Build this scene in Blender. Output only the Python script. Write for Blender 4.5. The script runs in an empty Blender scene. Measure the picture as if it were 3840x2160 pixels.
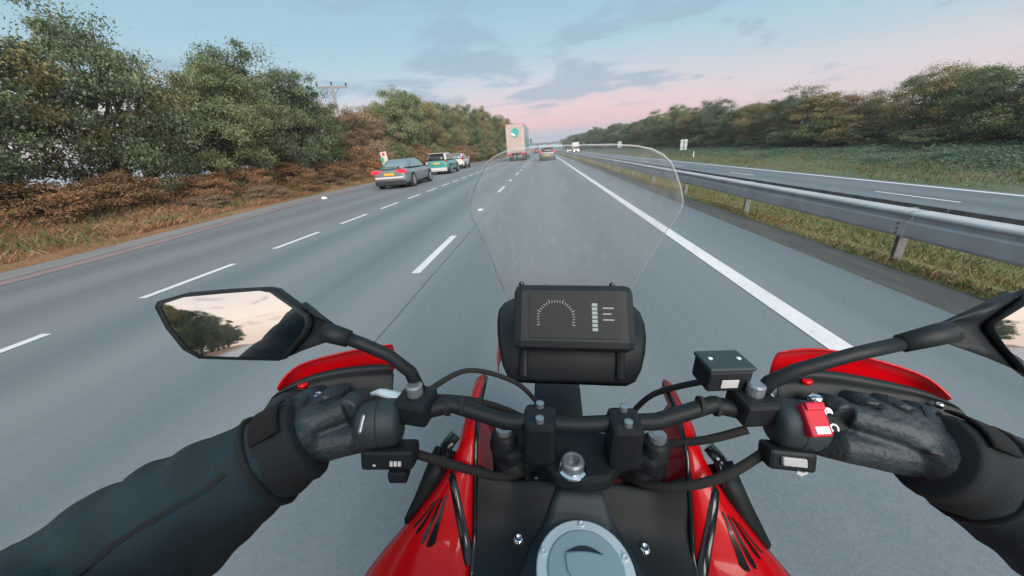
import bpy, bmesh, math, random
from mathutils import Vector, Matrix, noise
random.seed(7)
R = math.radians
scene = bpy.context.scene
col = scene.collection

# ------------------------------------------------------------------ camera
CAM_H = 1.40
cam_d = bpy.data.cameras.new('camera')
cam_d.sensor_width = 36.0
cam_d.lens = 36.0 * 1300.0 / 3840.0
cam_d.clip_start = 0.02
cam_d.clip_end = 6000.0
cam = bpy.data.objects.new('camera', cam_d)
col.objects.link(cam)
# orientation: rows right / forward / up of the world seen in camera axes (x right, y up, z ahead)
_f = Vector(((2038 - 1920) / 1300.0, (1080 - 555) / 1300.0, 1.0)).normalized()
_u0 = Vector((-math.sin(R(4.5)), math.cos(R(4.5)), 0.0))
_u = (_u0 + Vector((0, 0, -(_u0.dot(_f)) / _f.z))).normalized()
_r = _u.cross(_f)
rot = Matrix(((_r.x, _r.y, -_r.z), (_f.x, _f.y, -_f.z), (_u.x, _u.y, -_u.z)))
cam.matrix_world = Matrix.Translation((0, 0, CAM_H)) @ rot.to_4x4()
scene.camera = cam

# ------------------------------------------------------------------ exposure, sky, sun
EXPO = 1.7
scene.view_settings.view_transform = 'Standard'
scene.view_settings.look = 'None'
scene.view_settings.exposure = EXPO
scene.view_settings.gamma = 1.0
scene.view_settings.use_curve_mapping = False
scene.cycles.max_bounces = 8
scene.cycles.transparent_max_bounces = 24
scene.cycles.use_denoising = True

def lin(c):
    c /= 255.0
    return c / 12.92 if c <= 0.04045 else ((c + 0.055) / 1.055) ** 2.4

def srgb(r, g, b, k=1.0):
    return (lin(r) * k, lin(g) * k, lin(b) * k, 1.0)

SUN_EL, SUN_AZ = 30.0, 158.0         # soft afterglow from behind the rider (azimuth clockwise from straight ahead)
world = bpy.data.worlds.new('World')
scene.world = world
world.use_nodes = True
nt = world.node_tree
nt.nodes.clear()
N = lambda t: nt.nodes.new(t)
L = lambda a, b: nt.links.new(a, b)

def wmath(op, a, b=None, clamp=False):
    n = N('ShaderNodeMath'); n.operation = op; n.use_clamp = clamp
    for i, v in enumerate((a, b)):
        if v is None: continue
        if isinstance(v, (int, float)): n.inputs[i].default_value = v
        else: L(v, n.inputs[i])
    return n.outputs[0]

def wramp(fac, stops):
    n = N('ShaderNodeValToRGB')
    e = n.color_ramp.elements
    while len(e) < len(stops): e.new(0.5)
    for i, (p, c) in enumerate(stops):
        e[i].position = p; e[i].color = c
    L(fac, n.inputs[0])
    return n.outputs[0]

def wmix(fac, a, b):
    n = N('ShaderNodeMix'); n.data_type = 'RGBA'
    L(fac, n.inputs[0]) if not isinstance(fac, (int, float)) else setattr(n.inputs[0], 'default_value', fac)
    for i, v in ((6, a), (7, b)):
        if isinstance(v, tuple): n.inputs[i].default_value = v
        else: L(v, n.inputs[i])
    return n.outputs[2]

KS = 2.0 ** -EXPO
tc = N('ShaderNodeTexCoord')
nrm = N('ShaderNodeVectorMath'); nrm.operation = 'NORMALIZE'
L(tc.outputs['Generated'], nrm.inputs[0])
sep = N('ShaderNodeSeparateXYZ'); L(nrm.outputs[0], sep.inputs[0])
dz = wmath('MAXIMUM', sep.outputs[2], 0.0)
el = wmath('MULTIPLY', wmath('ARCSINE', dz), 2.0 / math.pi)      # 0 at the horizon, 1 overhead
front = wramp(el, [
    (0.000, srgb(168, 184, 198, KS)), (0.018, srgb(182, 188, 202, KS)), (0.036, srgb(229, 190, 196, KS)),
    (0.060, srgb(229, 201, 204, KS)), (0.095, srgb(206, 206, 214, KS)), (0.140, srgb(174, 203, 216, KS)),
    (0.210, srgb(153, 192, 208, KS)), (1.000, srgb(128, 172, 198, KS))])
side = wramp(el, [
    (0.000, srgb(176, 190, 202, KS)), (0.018, srgb(190, 196, 208, KS)), (0.040, srgb(222, 204, 208, KS)),
    (0.070, srgb(213, 208, 213, KS)), (0.105, srgb(184, 204, 214, KS)), (0.150, srgb(165, 199, 213, KS)),
    (0.220, srgb(153, 192, 208, KS)), (1.000, srgb(128, 172, 198, KS))])
axf = N('ShaderNodeMapRange'); axf.interpolation_type = 'SMOOTHSTEP'; axf.inputs[1].default_value = 0.10; axf.inputs[2].default_value = 0.55
L(wmath('ABSOLUTE', wmath('SUBTRACT', sep.outputs[0], 0.05)), axf.inputs[0])
front = wmix(axf.outputs[0], front, side)
back = wramp(el, [
    (0.000, srgb(252, 226, 206, KS * 1.5)), (0.060, srgb(252, 234, 216, KS * 1.7)), (0.160, srgb(232, 222, 228, KS * 1.5)),
    (0.400, srgb(205, 206, 218, KS)), (1.000, srgb(128, 172, 198, KS))])
azf = N('ShaderNodeMapRange'); azf.interpolation_type = 'SMOOTHSTEP'
azf.inputs[1].default_value = 0.35; azf.inputs[2].default_value = -0.75
L(sep.outputs[1], azf.inputs[0])
base = wmix(azf.outputs[0], front, back)
# cloud layer: noise on a flat layer far overhead
cz = wmath('ADD', dz, 0.09)
cx = wmath('DIVIDE', sep.outputs[0], cz); cy = wmath('DIVIDE', sep.outputs[1], cz)
comb = N('ShaderNodeCombineXYZ'); L(cx, comb.inputs[0]); L(cy, comb.inputs[1])
mp = N('ShaderNodeMapping'); mp.inputs['Location'].default_value = (9.0, 9.0, 0.0)
mp.inputs['Rotation'].default_value = (0, 0, R(-24)); mp.inputs['Scale'].default_value = (1.05, 1.15, 1)
L(comb.outputs[0], mp.inputs[0])
cn = N('ShaderNodeTexNoise'); cn.inputs['Scale'].default_value = 1.0; cn.inputs['Detail'].default_value = 8.0
cn.inputs['Roughness'].default_value = 0.62; cn.inputs['Distortion'].default_value = 0.35
L(mp.outputs[0], cn.inputs['Vector'])
# one larger bank of cloud lies ahead
bank = wmath('EXPONENT', wmath('MULTIPLY', wmath('ADD', wmath('POWER', wmath('ABSOLUTE', wmath('DIVIDE', wmath('ADD', cx, 0.15), 1.35)), 2.0), wmath('POWER', wmath('ABSOLUTE', wmath('DIVIDE', wmath('SUBTRACT', cy, 3.9), 1.25)), 2.0)), -1.0))
cnb = wmath('ADD', cn.outputs[0], wmath('MULTIPLY', bank, 0.17))
cm = N('ShaderNodeMapRange'); cm.interpolation_type = 'SMOOTHSTEP'
cm.inputs[1].default_value = 0.54; cm.inputs[2].default_value = 0.66
L(cnb, cm.inputs[0])
cf_lo = N('ShaderNodeMapRange'); cf_lo.inputs[1].default_value = 0.02; cf_lo.inputs[2].default_value = 0.10
L(dz, cf_lo.inputs[0])
cfac = wmath('MULTIPLY', wmath('MULTIPLY', cm.outputs[0], cf_lo.outputs[0]), 0.70)
ccol = wramp(el, [(0.0, srgb(226, 176, 186, KS)), (0.045, srgb(205, 182, 196, KS)), (0.065, srgb(152, 174, 191, KS)), (0.2, srgb(155, 180, 196, KS))])
sky = wmix(cfac, base, ccol)
bg = N('ShaderNodeBackground'); L(sky, bg.inputs[0]); bg.inputs[1].default_value = 1.0
nis = N('ShaderNodeTexSky'); nis.sky_type = 'NISHITA'; nis.sun_disc = False
nis.sun_elevation = R(SUN_EL); nis.sun_rotation = R(SUN_AZ); nis.dust_density = 2.0
bg2 = N('ShaderNodeBackground'); L(nis.outputs[0], bg2.inputs[0]); bg2.inputs[1].default_value = 0.004
addsh = N('ShaderNodeAddShader'); L(bg.outputs[0], addsh.inputs[0]); L(bg2.outputs[0], addsh.inputs[1])
wo = N('ShaderNodeOutputWorld'); L(addsh.outputs[0], wo.inputs[0])

sun_d = bpy.data.lights.new('sun', 'SUN')
sun_d.energy = 1.5
sun_d.angle = R(50)
sun_d.color = (1.0, 0.93, 0.86)
sun = bpy.data.objects.new('sun', sun_d)
col.objects.link(sun)
_sd = Vector((math.sin(R(SUN_AZ)) * math.cos(R(SUN_EL)), math.cos(R(SUN_AZ)) * math.cos(R(SUN_EL)), math.sin(R(SUN_EL))))
sun.rotation_euler = (-_sd).to_track_quat('-Z', 'Y').to_euler()

# ------------------------------------------------------------------ materials
def new_mat(name):
    m = bpy.data.materials.new(name); m.use_nodes = True
    return m, m.node_tree, m.node_tree.nodes['Principled BSDF']

def pbr(name, c, rough=0.6, metal=0.0, spec=0.5, coat=0.0, noise_s=0.0, noise_a=0.0, bump=0.0, bump_s=200.0, emit=None, emit_s=0.0):
    m, t, b = new_mat(name)
    b.inputs['Base Color'].default_value = (*c[:3], 1)
    b.inputs['Roughness'].default_value = rough
    b.inputs['Metallic'].default_value = metal
    b.inputs['Specular IOR Level'].default_value = spec
    b.inputs['Coat Weight'].default_value = coat
    b.inputs['Coat Roughness'].default_value = 0.05
    if noise_a > 0:
        tx = t.nodes.new('ShaderNodeTexCoord'); n = t.nodes.new('ShaderNodeTexNoise')
        n.inputs['Scale'].default_value = noise_s; n.inputs['Detail'].default_value = 6
        t.links.new(tx.outputs['Object'], n.inputs['Vector'])
        r = t.nodes.new('ShaderNodeValToRGB')
        r.color_ramp.elements[0].position = 0.3; r.color_ramp.elements[1].position = 0.7
        r.color_ramp.elements[0].color = (*[x * (1 - noise_a) for x in c[:3]], 1)
        r.color_ramp.elements[1].color = (*[min(1, x * (1 + noise_a)) for x in c[:3]], 1)
        t.links.new(n.outputs[0], r.inputs[0]); t.links.new(r.outputs[0], b.inputs['Base Color'])
    if bump > 0:
        tx = t.nodes.new('ShaderNodeTexCoord'); n = t.nodes.new('ShaderNodeTexNoise')
        n.inputs['Scale'].default_value = bump_s; n.inputs['Detail'].default_value = 4
        t.links.new(tx.outputs['Object'], n.inputs['Vector'])
        bp = t.nodes.new('ShaderNodeBump'); bp.inputs['Strength'].default_value = bump; bp.inputs['Distance'].default_value = 0.004
        t.links.new(n.outputs[0], bp.inputs['Height']); t.links.new(bp.outputs[0], b.inputs['Normal'])
    if emit:
        b.inputs['Emission Color'].default_value = (*emit[:3], 1); b.inputs['Emission Strength'].default_value = emit_s
    return m

def leaf_mat(name, stops, trans=0.25):
    """foliage: hue varies leaf by leaf (island) and tree by tree (object)"""
    m, t, b = new_mat(name)
    g = t.nodes.new('ShaderNodeNewGeometry'); oi = t.nodes.new('ShaderNodeObjectInfo')
    tx = t.nodes.new('ShaderNodeTexCoord'); n = t.nodes.new('ShaderNodeTexNoise')
    n.inputs['Scale'].default_value = 0.75; n.inputs['Detail'].default_value = 2
    t.links.new(tx.outputs['Object'], n.inputs['Vector'])
    a = t.nodes.new('ShaderNodeMath'); a.operation = 'MULTIPLY_ADD'; a.inputs[1].default_value = 0.55; a.inputs[2].default_value = -0.22
    t.links.new(g.outputs['Random Per Island'], a.inputs[0])
    s = t.nodes.new('ShaderNodeMath'); s.operation = 'ADD'
    t.links.new(a.outputs[0], s.inputs[0]); t.links.new(n.outputs[0], s.inputs[1])
    o2 = t.nodes.new('ShaderNodeMath'); o2.operation = 'MULTIPLY_ADD'; o2.inputs[1].default_value = 0.22; o2.inputs[2].default_value = -0.10
    t.links.new(oi.outputs['Random'], o2.inputs[0])
    s2 = t.nodes.new('ShaderNodeMath'); s2.operation = 'ADD'
    t.links.new(s.outputs[0], s2.inputs[0]); t.links.new(o2.outputs[0], s2.inputs[1])
    r = t.nodes.new('ShaderNodeValToRGB'); e = r.color_ramp.elements
    while len(e) < len(stops): e.new(0.5)
    for i, (p, c) in enumerate(stops): e[i].position = p; e[i].color = (*c, 1)
    t.links.new(s2.outputs[0], r.inputs[0]); t.links.new(r.outputs[0], b.inputs['Base Color'])
    b.inputs['Roughness'].default_value = 0.65; b.inputs['Specular IOR Level'].default_value = 0.25
    tr = t.nodes.new('ShaderNodeBsdfTranslucent'); t.links.new(r.outputs[0], tr.inputs[0])
    mx = t.nodes.new('ShaderNodeMixShader'); mx.inputs[0].default_value = trans
    out = t.nodes['Material Output']
    t.links.new(b.outputs[0], mx.inputs[1]); t.links.new(tr.outputs[0], mx.inputs[2]); t.links.new(mx.outputs[0], out.inputs[0])
    return m

def bright(st, k): return [(p, tuple(min(.6, x * k) for x in c)) for p, c in st]

def ground_mat(name, cols, s1=0.5, s2=6.0, stretch=(1, 1, 1), bump=0.6, rough=0.9):
    m, t, b = new_mat(name)
    tx = t.nodes.new('ShaderNodeTexCoord'); mp = t.nodes.new('ShaderNodeMapping'); mp.inputs['Scale'].default_value = stretch
    t.links.new(tx.outputs['Object'], mp.inputs[0])
    n1 = t.nodes.new('ShaderNodeTexNoise'); n1.inputs['Scale'].default_value = s1; n1.inputs['Detail'].default_value = 8; n1.inputs['Roughness'].default_value = 0.65
    n2 = t.nodes.new('ShaderNodeTexNoise'); n2.inputs['Scale'].default_value = s2; n2.inputs['Detail'].default_value = 8; n2.inputs['Roughness'].default_value = 0.7
    for n in (n1, n2): t.links.new(mp.outputs[0], n.inputs['Vector'])
    a = t.nodes.new('ShaderNodeMath'); a.operation = 'MULTIPLY_ADD'; a.inputs[1].default_value = 0.5
    h = t.nodes.new('ShaderNodeMath'); h.operation = 'MULTIPLY'; h.inputs[1].default_value = 0.5
    t.links.new(n2.outputs[0], h.inputs[0]); t.links.new(n1.outputs[0], a.inputs[0]); t.links.new(h.outputs[0], a.inputs[2])
    r = t.nodes.new('ShaderNodeValToRGB'); e = r.color_ramp.elements
    while len(e) < len(cols): e.new(0.5)
    for i, (p, c) in enumerate(cols): e[i].position = p; e[i].color = (*c, 1)
    t.links.new(a.outputs[0], r.inputs[0]); t.links.new(r.outputs[0], b.inputs['Base Color'])
    bp = t.nodes.new('ShaderNodeBump'); bp.inputs['Strength'].default_value = bump; bp.inputs['Distance'].default_value = 0.05
    t.links.new(n2.outputs[0], bp.inputs['Height']); t.links.new(bp.outputs[0], b.inputs['Normal'])
    b.inputs['Roughness'].default_value = rough; b.inputs['Specular IOR Level'].default_value = 0.2
    return m

def asphalt_mat(name, c0, c1, wear=0.10):
    """worn asphalt: stone grain, patches, streaks of wear along the driving direction"""
    m, t, b = new_mat(name)
    tx = t.nodes.new('ShaderNodeTexCoord')
    def nz(scale, sc=(1, 1, 1), d=6, rgh=0.6):
        mp = t.nodes.new('ShaderNodeMapping'); mp.inputs['Scale'].default_value = sc
        t.links.new(tx.outputs['Object'], mp.inputs[0])
        n = t.nodes.new('ShaderNodeTexNoise'); n.inputs['Scale'].default_value = scale; n.inputs['Detail'].default_value = d
        n.inputs['Roughness'].default_value = rgh
        t.links.new(mp.outputs[0], n.inputs['Vector']); return n.outputs[0]
    streak = nz(1.3, (1, 0.035, 1), 5, 0.6)
    patch = nz(0.22, (1, 0.5, 1), 4)
    grain = nz(120.0, (1, 0.6, 1), 3, 0.75)
    def mth(op, a, bb, cc=None):
        n = t.nodes.new('ShaderNodeMath'); n.operation = op
        for i, v in enumerate((a, bb, cc)):
            if v is None: continue
            if isinstance(v, float): n.inputs[i].default_value = v
            else: t.links.new(v, n.inputs[i])
        return n.outputs[0]
    v = mth('ADD', mth('MULTIPLY', streak, 0.45), mth('ADD', mth('MULTIPLY', patch, 0.32), mth('MULTIPLY', grain, 0.25)))
    sx = t.nodes.new('ShaderNodeSeparateXYZ'); t.links.new(tx.outputs['Object'], sx.inputs[0])
    ph = mth('MULTIPLY', mth('ADD', sx.outputs[0], -0.12), 2 * math.pi / 1.83)
    track = mth('MULTIPLY', mth('COSINE', ph, 0.0), mth('MULTIPLY', nz(0.5, (1, 0.05, 1), 3), 0.16))
    speck = nz(38.0, (1, 0.8, 1), 2, 0.9)
    v = mth('ADD', v, mth('ADD', track, mth('MULTIPLY', mth('SUBTRACT', speck, 0.5), 0.30)))
    r = t.nodes.new('ShaderNodeValToRGB'); e = r.color_ramp.elements
    e[0].position = 0.36; e[0].color = (*c0, 1); e[1].position = 0.64; e[1].color = (*c1, 1)
    t.links.new(v, r.inputs[0]); t.links.new(r.outputs[0], b.inputs['Base Color'])
    bp = t.nodes.new('ShaderNodeBump'); bp.inputs['Strength'].default_value = 0.35; bp.inputs['Distance'].default_value = 0.006
    t.links.new(grain, bp.inputs['Height']); t.links.new(bp.outputs[0], b.inputs['Normal'])
    b.inputs['Roughness'].default_value = 0.62; b.inputs['Specular IOR Level'].default_value = 0.5
    return m

M = {}
M['asphalt'] = asphalt_mat('asphalt', (0.128, 0.158, 0.170), (0.200, 0.226, 0.238))
M['asphalt_old'] = asphalt_mat('asphalt_old', (0.138, 0.152, 0.164), (0.206, 0.216, 0.226))
M['asphalt_opp'] = asphalt_mat('asphalt_opposite', (0.105, 0.128, 0.142), (0.155, 0.175, 0.190))
M['gutter'] = ground_mat('pink_gutter_concrete', [(0.35, (0.22, 0.17, 0.17)), (0.65, (0.32, 0.25, 0.25))], 0.8, 9.0, (1, 0.25, 1), 0.3)
M['concrete'] = ground_mat('concrete_edge', [(0.35, (0.19, 0.19, 0.18)), (0.65, (0.30, 0.29, 0.28))], 0.8, 9.0, (1, 0.25, 1), 0.3)
M['dirt'] = ground_mat('dirty_edge', [(0.3, (0.055, 0.060, 0.058)), (0.5, (0.10, 0.105, 0.10)), (0.7, (0.17, 0.15, 0.13))], 1.2, 12.0, (1, 0.12, 1), 0.5)
M['paint'] = ground_mat('road_paint', [(0.30, (0.40, 0.40, 0.42)), (0.44, (0.66, 0.65, 0.67)), (0.7, (0.78, 0.76, 0.78))], 3.0, 30.0, (1, 0.4, 1), 0.15, 0.7)
M['verge'] = ground_mat('dry_verge', [(0.30, (0.12, 0.062, 0.030)), (0.44, (0.27, 0.140, 0.072)), (0.57, (0.33, 0.185, 0.110)), (0.70, (0.20, 0.16, 0.075))], 0.5, 7.0)
M['median'] = ground_mat('median_grass', [(0.30, (0.085, 0.115, 0.045)), (0.46, (0.140, 0.155, 0.060)), (0.56, (0.190, 0.160, 0.085)), (0.66, (0.27, 0.22, 0.17))], 0.9, 9.0, (1, 0.35, 1))
M['bank'] = ground_mat('bank_grass', [(0.30, (0.060, 0.110, 0.062)), (0.50, (0.105, 0.140, 0.080)), (0.60, (0.165, 0.145, 0.110)), (0.72, (0.13, 0.15, 0.07))], 0.35, 5.0, (1, 0.45, 1))
M['ground'] = ground_mat('field_ground', [(0.3, (0.06, 0.075, 0.04)), (0.7, (0.12, 0.12, 0.07))], 0.05, 0.8)
M['steel'] = pbr('galvanised_steel', (0.42, 0.43, 0.445), 0.55, 0.1, noise_s=3.0, noise_a=0.14)
M['post'] = pbr('steel_post', (0.15, 0.155, 0.16), 0.6, 0.3, noise_s=5.0, noise_a=0.3)
M['bark'] = pbr('bark', (0.085, 0.072, 0.058), 0.9, noise_s=9.0, noise_a=0.4, bump=0.8, bump_s=40)
M['leaf_green'] = leaf_mat('leaf_green', bright([(0.15, (0.022, 0.040, 0.022)), (0.42, (0.055, 0.085, 0.040)), (0.62, (0.105, 0.135, 0.062)), (0.85, (0.190, 0.190, 0.095))], 1.55))
M['leaf_dark'] = leaf_mat('leaf_dark', bright([(0.15, (0.022, 0.036, 0.022)), (0.42, (0.056, 0.080, 0.044)), (0.65, (0.098, 0.124, 0.068)), (0.85, (0.165, 0.172, 0.104))], 1.55))
M['leaf_olive'] = leaf_mat('leaf_olive', bright([(0.15, (0.045, 0.048, 0.022)), (0.42, (0.115, 0.110, 0.050)), (0.62, (0.165, 0.150, 0.070)), (0.85, (0.230, 0.180, 0.090))], 1.55))
M['leaf_autumn'] = leaf_mat('leaf_autumn', bright([(0.15, (0.060, 0.042, 0.028)), (0.42, (0.150, 0.100, 0.062)), (0.62, (0.200, 0.135, 0.088)), (0.85, (0.220, 0.180, 0.100))], 1.55))
M['leaf_bramble'] = leaf_mat('leaf_bramble', bright([(0.15, (0.050, 0.050, 0.026)), (0.40, (0.125, 0.092, 0.044)), (0.60, (0.215, 0.118, 0.058)), (0.85, (0.290, 0.165, 0.090))], 1.55))
M['leaf_ivy'] = leaf_mat('leaf_ivy', bright([(0.15, (0.040, 0.072, 0.045)), (0.45, (0.070, 0.120, 0.072)), (0.65, (0.100, 0.150, 0.088)), (0.88, (0.140, 0.170, 0.100))], 1.55))
M['blade_dry'] = leaf_mat('blade_dry', bright([(0.15, (0.110, 0.058, 0.028)), (0.45, (0.230, 0.120, 0.062)), (0.65, (0.285, 0.165, 0.095)), (0.88, (0.310, 0.225, 0.140))], 1.35))
M['blade_green'] = leaf_mat('blade_green', bright([(0.15, (0.055, 0.078, 0.030)), (0.45, (0.100, 0.128, 0.050)), (0.65, (0.150, 0.155, 0.070)), (0.88, (0.220, 0.190, 0.110))], 1.35))
M['red'] = pbr('red_gloss_paint', (0.60, 0.0015, 0.006), 0.30, coat=0.30, spec=0.25)
M['blackpl'] = pbr('black_plastic', (0.010, 0.0145, 0.017), 0.55, spec=0.32, bump=0.12, bump_s=900)
M['blackgl'] = pbr('black_gloss', (0.010, 0.011, 0.012), 0.18, coat=0.4)
M['bolt'] = pbr('steel_bolt', (0.30, 0.34, 0.36), 0.32, 0.6)
M['pad'] = pbr('dark_grey_cover', (0.026, 0.042, 0.048), 0.48, bump=0.25, bump_s=1400)
M['rubber'] = pbr('rubber', (0.018, 0.018, 0.018), 0.85)
M['alu'] = pbr('brushed_aluminium', (0.66, 0.78, 0.83), 0.4, 0.1)
M['capin'] = pbr('cap_inner', (0.30, 0.43, 0.47), 0.5, 0.0, noise_s=900, noise_a=0.12)
M['chrome'] = pbr('chrome', (0.8, 0.82, 0.84), 0.12, 1.0)
M['mirror'] = pbr('mirror_glass', (0.56, 0.56, 0.57), 0.012, 1.0)
M['redsw'] = pbr('red_switch', (0.55, 0.010, 0.030), 0.45)
M['white'] = pbr('white_print', (0.75, 0.77, 0.77), 0.5)
M['lcd'] = pbr('lcd', (0.030, 0.034, 0.032), 0.5, spec=0.1)
M['lcdseg'] = pbr('lcd_segment', (0.22, 0.25, 0.24), 0.5, spec=.1, emit=(.8, .9, .9), emit_s=.03)
M['jacket'] = pbr('jacket_fabric', (0.0105, 0.029, 0.036), 0.85, noise_s=25, noise_a=0.25, bump=0.5, bump_s=700)
M['cuff'] = pbr('cuff_fabric', (0.010, 0.016, 0.019), 0.85, bump=0.5, bump_s=800)
M['velcro'] = pbr('velcro', (0.006, 0.007, 0.008), 0.95, bump=0.8, bump_s=900)
M['seam'] = pbr('seam', (0.010, 0.014, 0.016), 0.9)
M['glove'] = pbr('glove_leather', (0.020, 0.033, 0.038), 0.55, noise_s=40, noise_a=0.3, bump=0.5, bump_s=160)
M['helmet'] = pbr('helmet_shell', (0.02, 0.02, 0.022), 0.2, coat=0.6)
M['visor'] = pbr('visor', (0.01, 0.012, 0.015), 0.05, coat=1.0)

def screen_mat():
    m, t, b = new_mat('clear_screen')
    out = t.nodes['Material Output']
    tx = t.nodes.new('ShaderNodeTexCoord'); mp = t.nodes.new('ShaderNodeMapping'); mp.inputs['Scale'].default_value = (1, 1, 0.35)
    t.links.new(tx.outputs['Object'], mp.inputs[0])
    n = t.nodes.new('ShaderNodeTexNoise'); n.inputs['Scale'].default_value = 75; n.inputs['Detail'].default_value = 5
    t.links.new(mp.outputs[0], n.inputs['Vector'])
    mr = t.nodes.new('ShaderNodeMapRange'); mr.inputs[1].default_value = 0.50; mr.inputs[2].default_value = 0.78
    mr.inputs[3].default_value = 0.075; mr.inputs[4].default_value = 0.16
    t.links.new(n.outputs[0], mr.inputs[0])
    tr = t.nodes.new('ShaderNodeBsdfTransparent'); tr.inputs[0].default_value = (0.985, 0.99, 0.99, 1)
    df = t.nodes.new('ShaderNodeBsdfDiffuse'); df.inputs[0].default_value = (0.62, 0.64, 0.65, 1)
    gl = t.nodes.new('ShaderNodeBsdfGlossy'); gl.inputs['Roughness'].default_value = 0.03
    m1 = t.nodes.new('ShaderNodeMixShader'); t.links.new(mr.outputs[0], m1.inputs[0])
    t.links.new(tr.outputs[0], m1.inputs[1]); t.links.new(df.outputs[0], m1.inputs[2])
    fr = t.nodes.new('ShaderNodeFresnel'); fr.inputs[0].default_value = 1.3
    fm = t.nodes.new('ShaderNodeMath'); fm.operation = 'MULTIPLY'; fm.inputs[1].default_value = 0.5; t.links.new(fr.outputs[0], fm.inputs[0])
    m2 = t.nodes.new('ShaderNodeMixShader'); t.links.new(fm.outputs[0], m2.inputs[0])
    t.links.new(m1.outputs[0], m2.inputs[1]); t.links.new(gl.outputs[0], m2.inputs[2])
    t.links.new(m2.outputs[0], out.inputs[0])
    return m
M['screen'] = screen_mat()
def edge_mat():
    m, t, b = new_mat('screen_edge'); out = t.nodes['Material Output']
    tr = t.nodes.new('ShaderNodeBsdfTransparent'); df = t.nodes.new('ShaderNodeBsdfDiffuse'); df.inputs[0].default_value = (0.8, 0.83, 0.84, 1)
    mx = t.nodes.new('ShaderNodeMixShader'); mx.inputs[0].default_value = 0.22
    t.links.new(tr.outputs[0], mx.inputs[1]); t.links.new(df.outputs[0], mx.inputs[2]); t.links.new(mx.outputs[0], out.inputs[0])
    return m
M['screen_edge'] = edge_mat()

# ------------------------------------------------------------------ mesh helpers
class MB:
    def __init__(s): s.v = []; s.f = []
    def add(s, vs, fs):
        o = len(s.v); s.v += [tuple(v) for v in vs]; s.f += [tuple(i + o for i in f) for f in fs]; return s
    def box(s, c, d, rz=0.0, rx=0.0, ry=0.0, taper=1.0):
        m = Matrix.Rotation(rz, 3, 'Z') @ Matrix.Rotation(ry, 3, 'Y') @ Matrix.Rotation(rx, 3, 'X')
        vs = []
        for z in (-.5, .5):
            k = taper if z > 0 else 1.0
            for x, y in ((-.5, -.5), (.5, -.5), (.5, .5), (-.5, .5)):
                vs.append(Vector(c) + m @ Vector((x * d[0] * k, y * d[1] * k, z * d[2])))
        return s.add(vs, [(3, 2, 1, 0), (4, 5, 6, 7), (0, 1, 5, 4), (1, 2, 6, 5), (2, 3, 7, 6), (3, 0, 4, 7)])
    def loft(s, rings, closed=True, cap=True):
        n = len(rings[0]); vs = [p for r in rings for p in r]; fs = []
        for i in range(len(rings) - 1):
            for j in range(n if closed else n - 1):
                k = (j + 1) % n
                fs.append((i * n + j, i * n + k, (i + 1) * n + k, (i + 1) * n + j))
        if cap and closed:
            fs.append(tuple(range(n - 1, -1, -1))); fs.append(tuple((len(rings) - 1) * n + j for j in range(n)))
        return s.add(vs, fs)
    def tube(s, pts, r, n=10, cap=True, squash=1.0):
        pts = [Vector(p) for p in pts]; rs = r if isinstance(r, (list, tuple)) else [r] * len(pts)
        rings = []; prev = None
        for i, p in enumerate(pts):
            t = (pts[min(i + 1, len(pts) - 1)] - pts[max(i - 1, 0)]).normalized()
            if prev is None:
                a = Vector((0, 0, 1)) if abs(t.z) < 0.9 else Vector((1, 0, 0))
                u = t.cross(a).normalized()
            else:
                u = (prev - t * prev.dot(t)).normalized()
            w = t.cross(u); prev = u
            rings.append([p + (u * math.cos(2 * math.pi * k / n) + w * squash * math.sin(2 * math.pi * k / n)) * rs[i] for k in range(n)])
        return s.loft(rings, True, cap)
    def lathe(s, prof, n=24, origin=(0, 0, 0), axis='Z'):
        rings = []
        for rr, h in prof:
            ring = []
            for k in range(n):
                a = 2 * math.pi * k / n; x, y, z = rr * math.cos(a), rr * math.sin(a), h
                if axis == 'X': x, y, z = z, x, y
                elif axis == 'Y': x, y, z = y, z, x
                ring.append((x + origin[0], y + origin[1], z + origin[2]))
            rings.append(ring)
        return s.loft(rings, True, True)
    def poly(s, pts, th):
        """flat polygon given as 3D points, extruded by the vector th"""
        n = len(pts); p0 = [Vector(p) for p in pts]; p1 = [p + Vector(th) for p in p0]
        fs = [tuple(range(n)), tuple(2 * n - 1 - i for i in range(n))]
        for i in range(n): fs.append((i, (i + 1) % n, n + (i + 1) % n, n + i))
        return s.add(p0 + p1, fs)
    def grid(s, rows):
        return s.loft(rows, False, False)
    def mesh(s, name, smooth=False):
        me = bpy.data.meshes.new(name); me.from_pydata(s.v, [], s.f); me.update()
        bm = bmesh.new(); bm.from_mesh(me); bmesh.ops.recalc_face_normals(bm, faces=bm.faces); bm.to_mesh(me); bm.free()
        if smooth:
            for p in me.polygons: p.use_smooth = True
        return me
    def build(s, name, mat, parent=None, smooth=False, bevel=0.0, sub=0, solid=0.0, auto=None):
        me = s.mesh(name, smooth); me.materials.append(mat)
        o = bpy.data.objects.new(name, me); col.objects.link(o)
        if parent is not None: o.parent = parent
        if solid:
            md = o.modifiers.new('thickness', 'SOLIDIFY'); md.thickness = solid; md.offset = 0.0
        if bevel:
            md = o.modifiers.new('bevel', 'BEVEL'); md.width = bevel; md.segments = 2; md.limit_method = 'ANGLE'; md.angle_limit = R(35)
        if sub:
            md = o.modifiers.new('subsurf', 'SUBSURF'); md.levels = sub; md.render_levels = sub
        return o

def mesh_obj(name, me, mat, parent=None):
    if mat is not None and not me.materials: me.materials.append(mat)
    o = bpy.data.objects.new(name, me); col.objects.link(o)
    if parent is not None: o.parent = parent
    return o

def empty(name, loc=(0, 0, 0), rot=(0, 0, 0)):
    o = bpy.data.objects.new(name, None); col.objects.link(o); o.location = loc; o.rotation_euler = rot
    o.empty_display_size = 0.2
    return o

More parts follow.
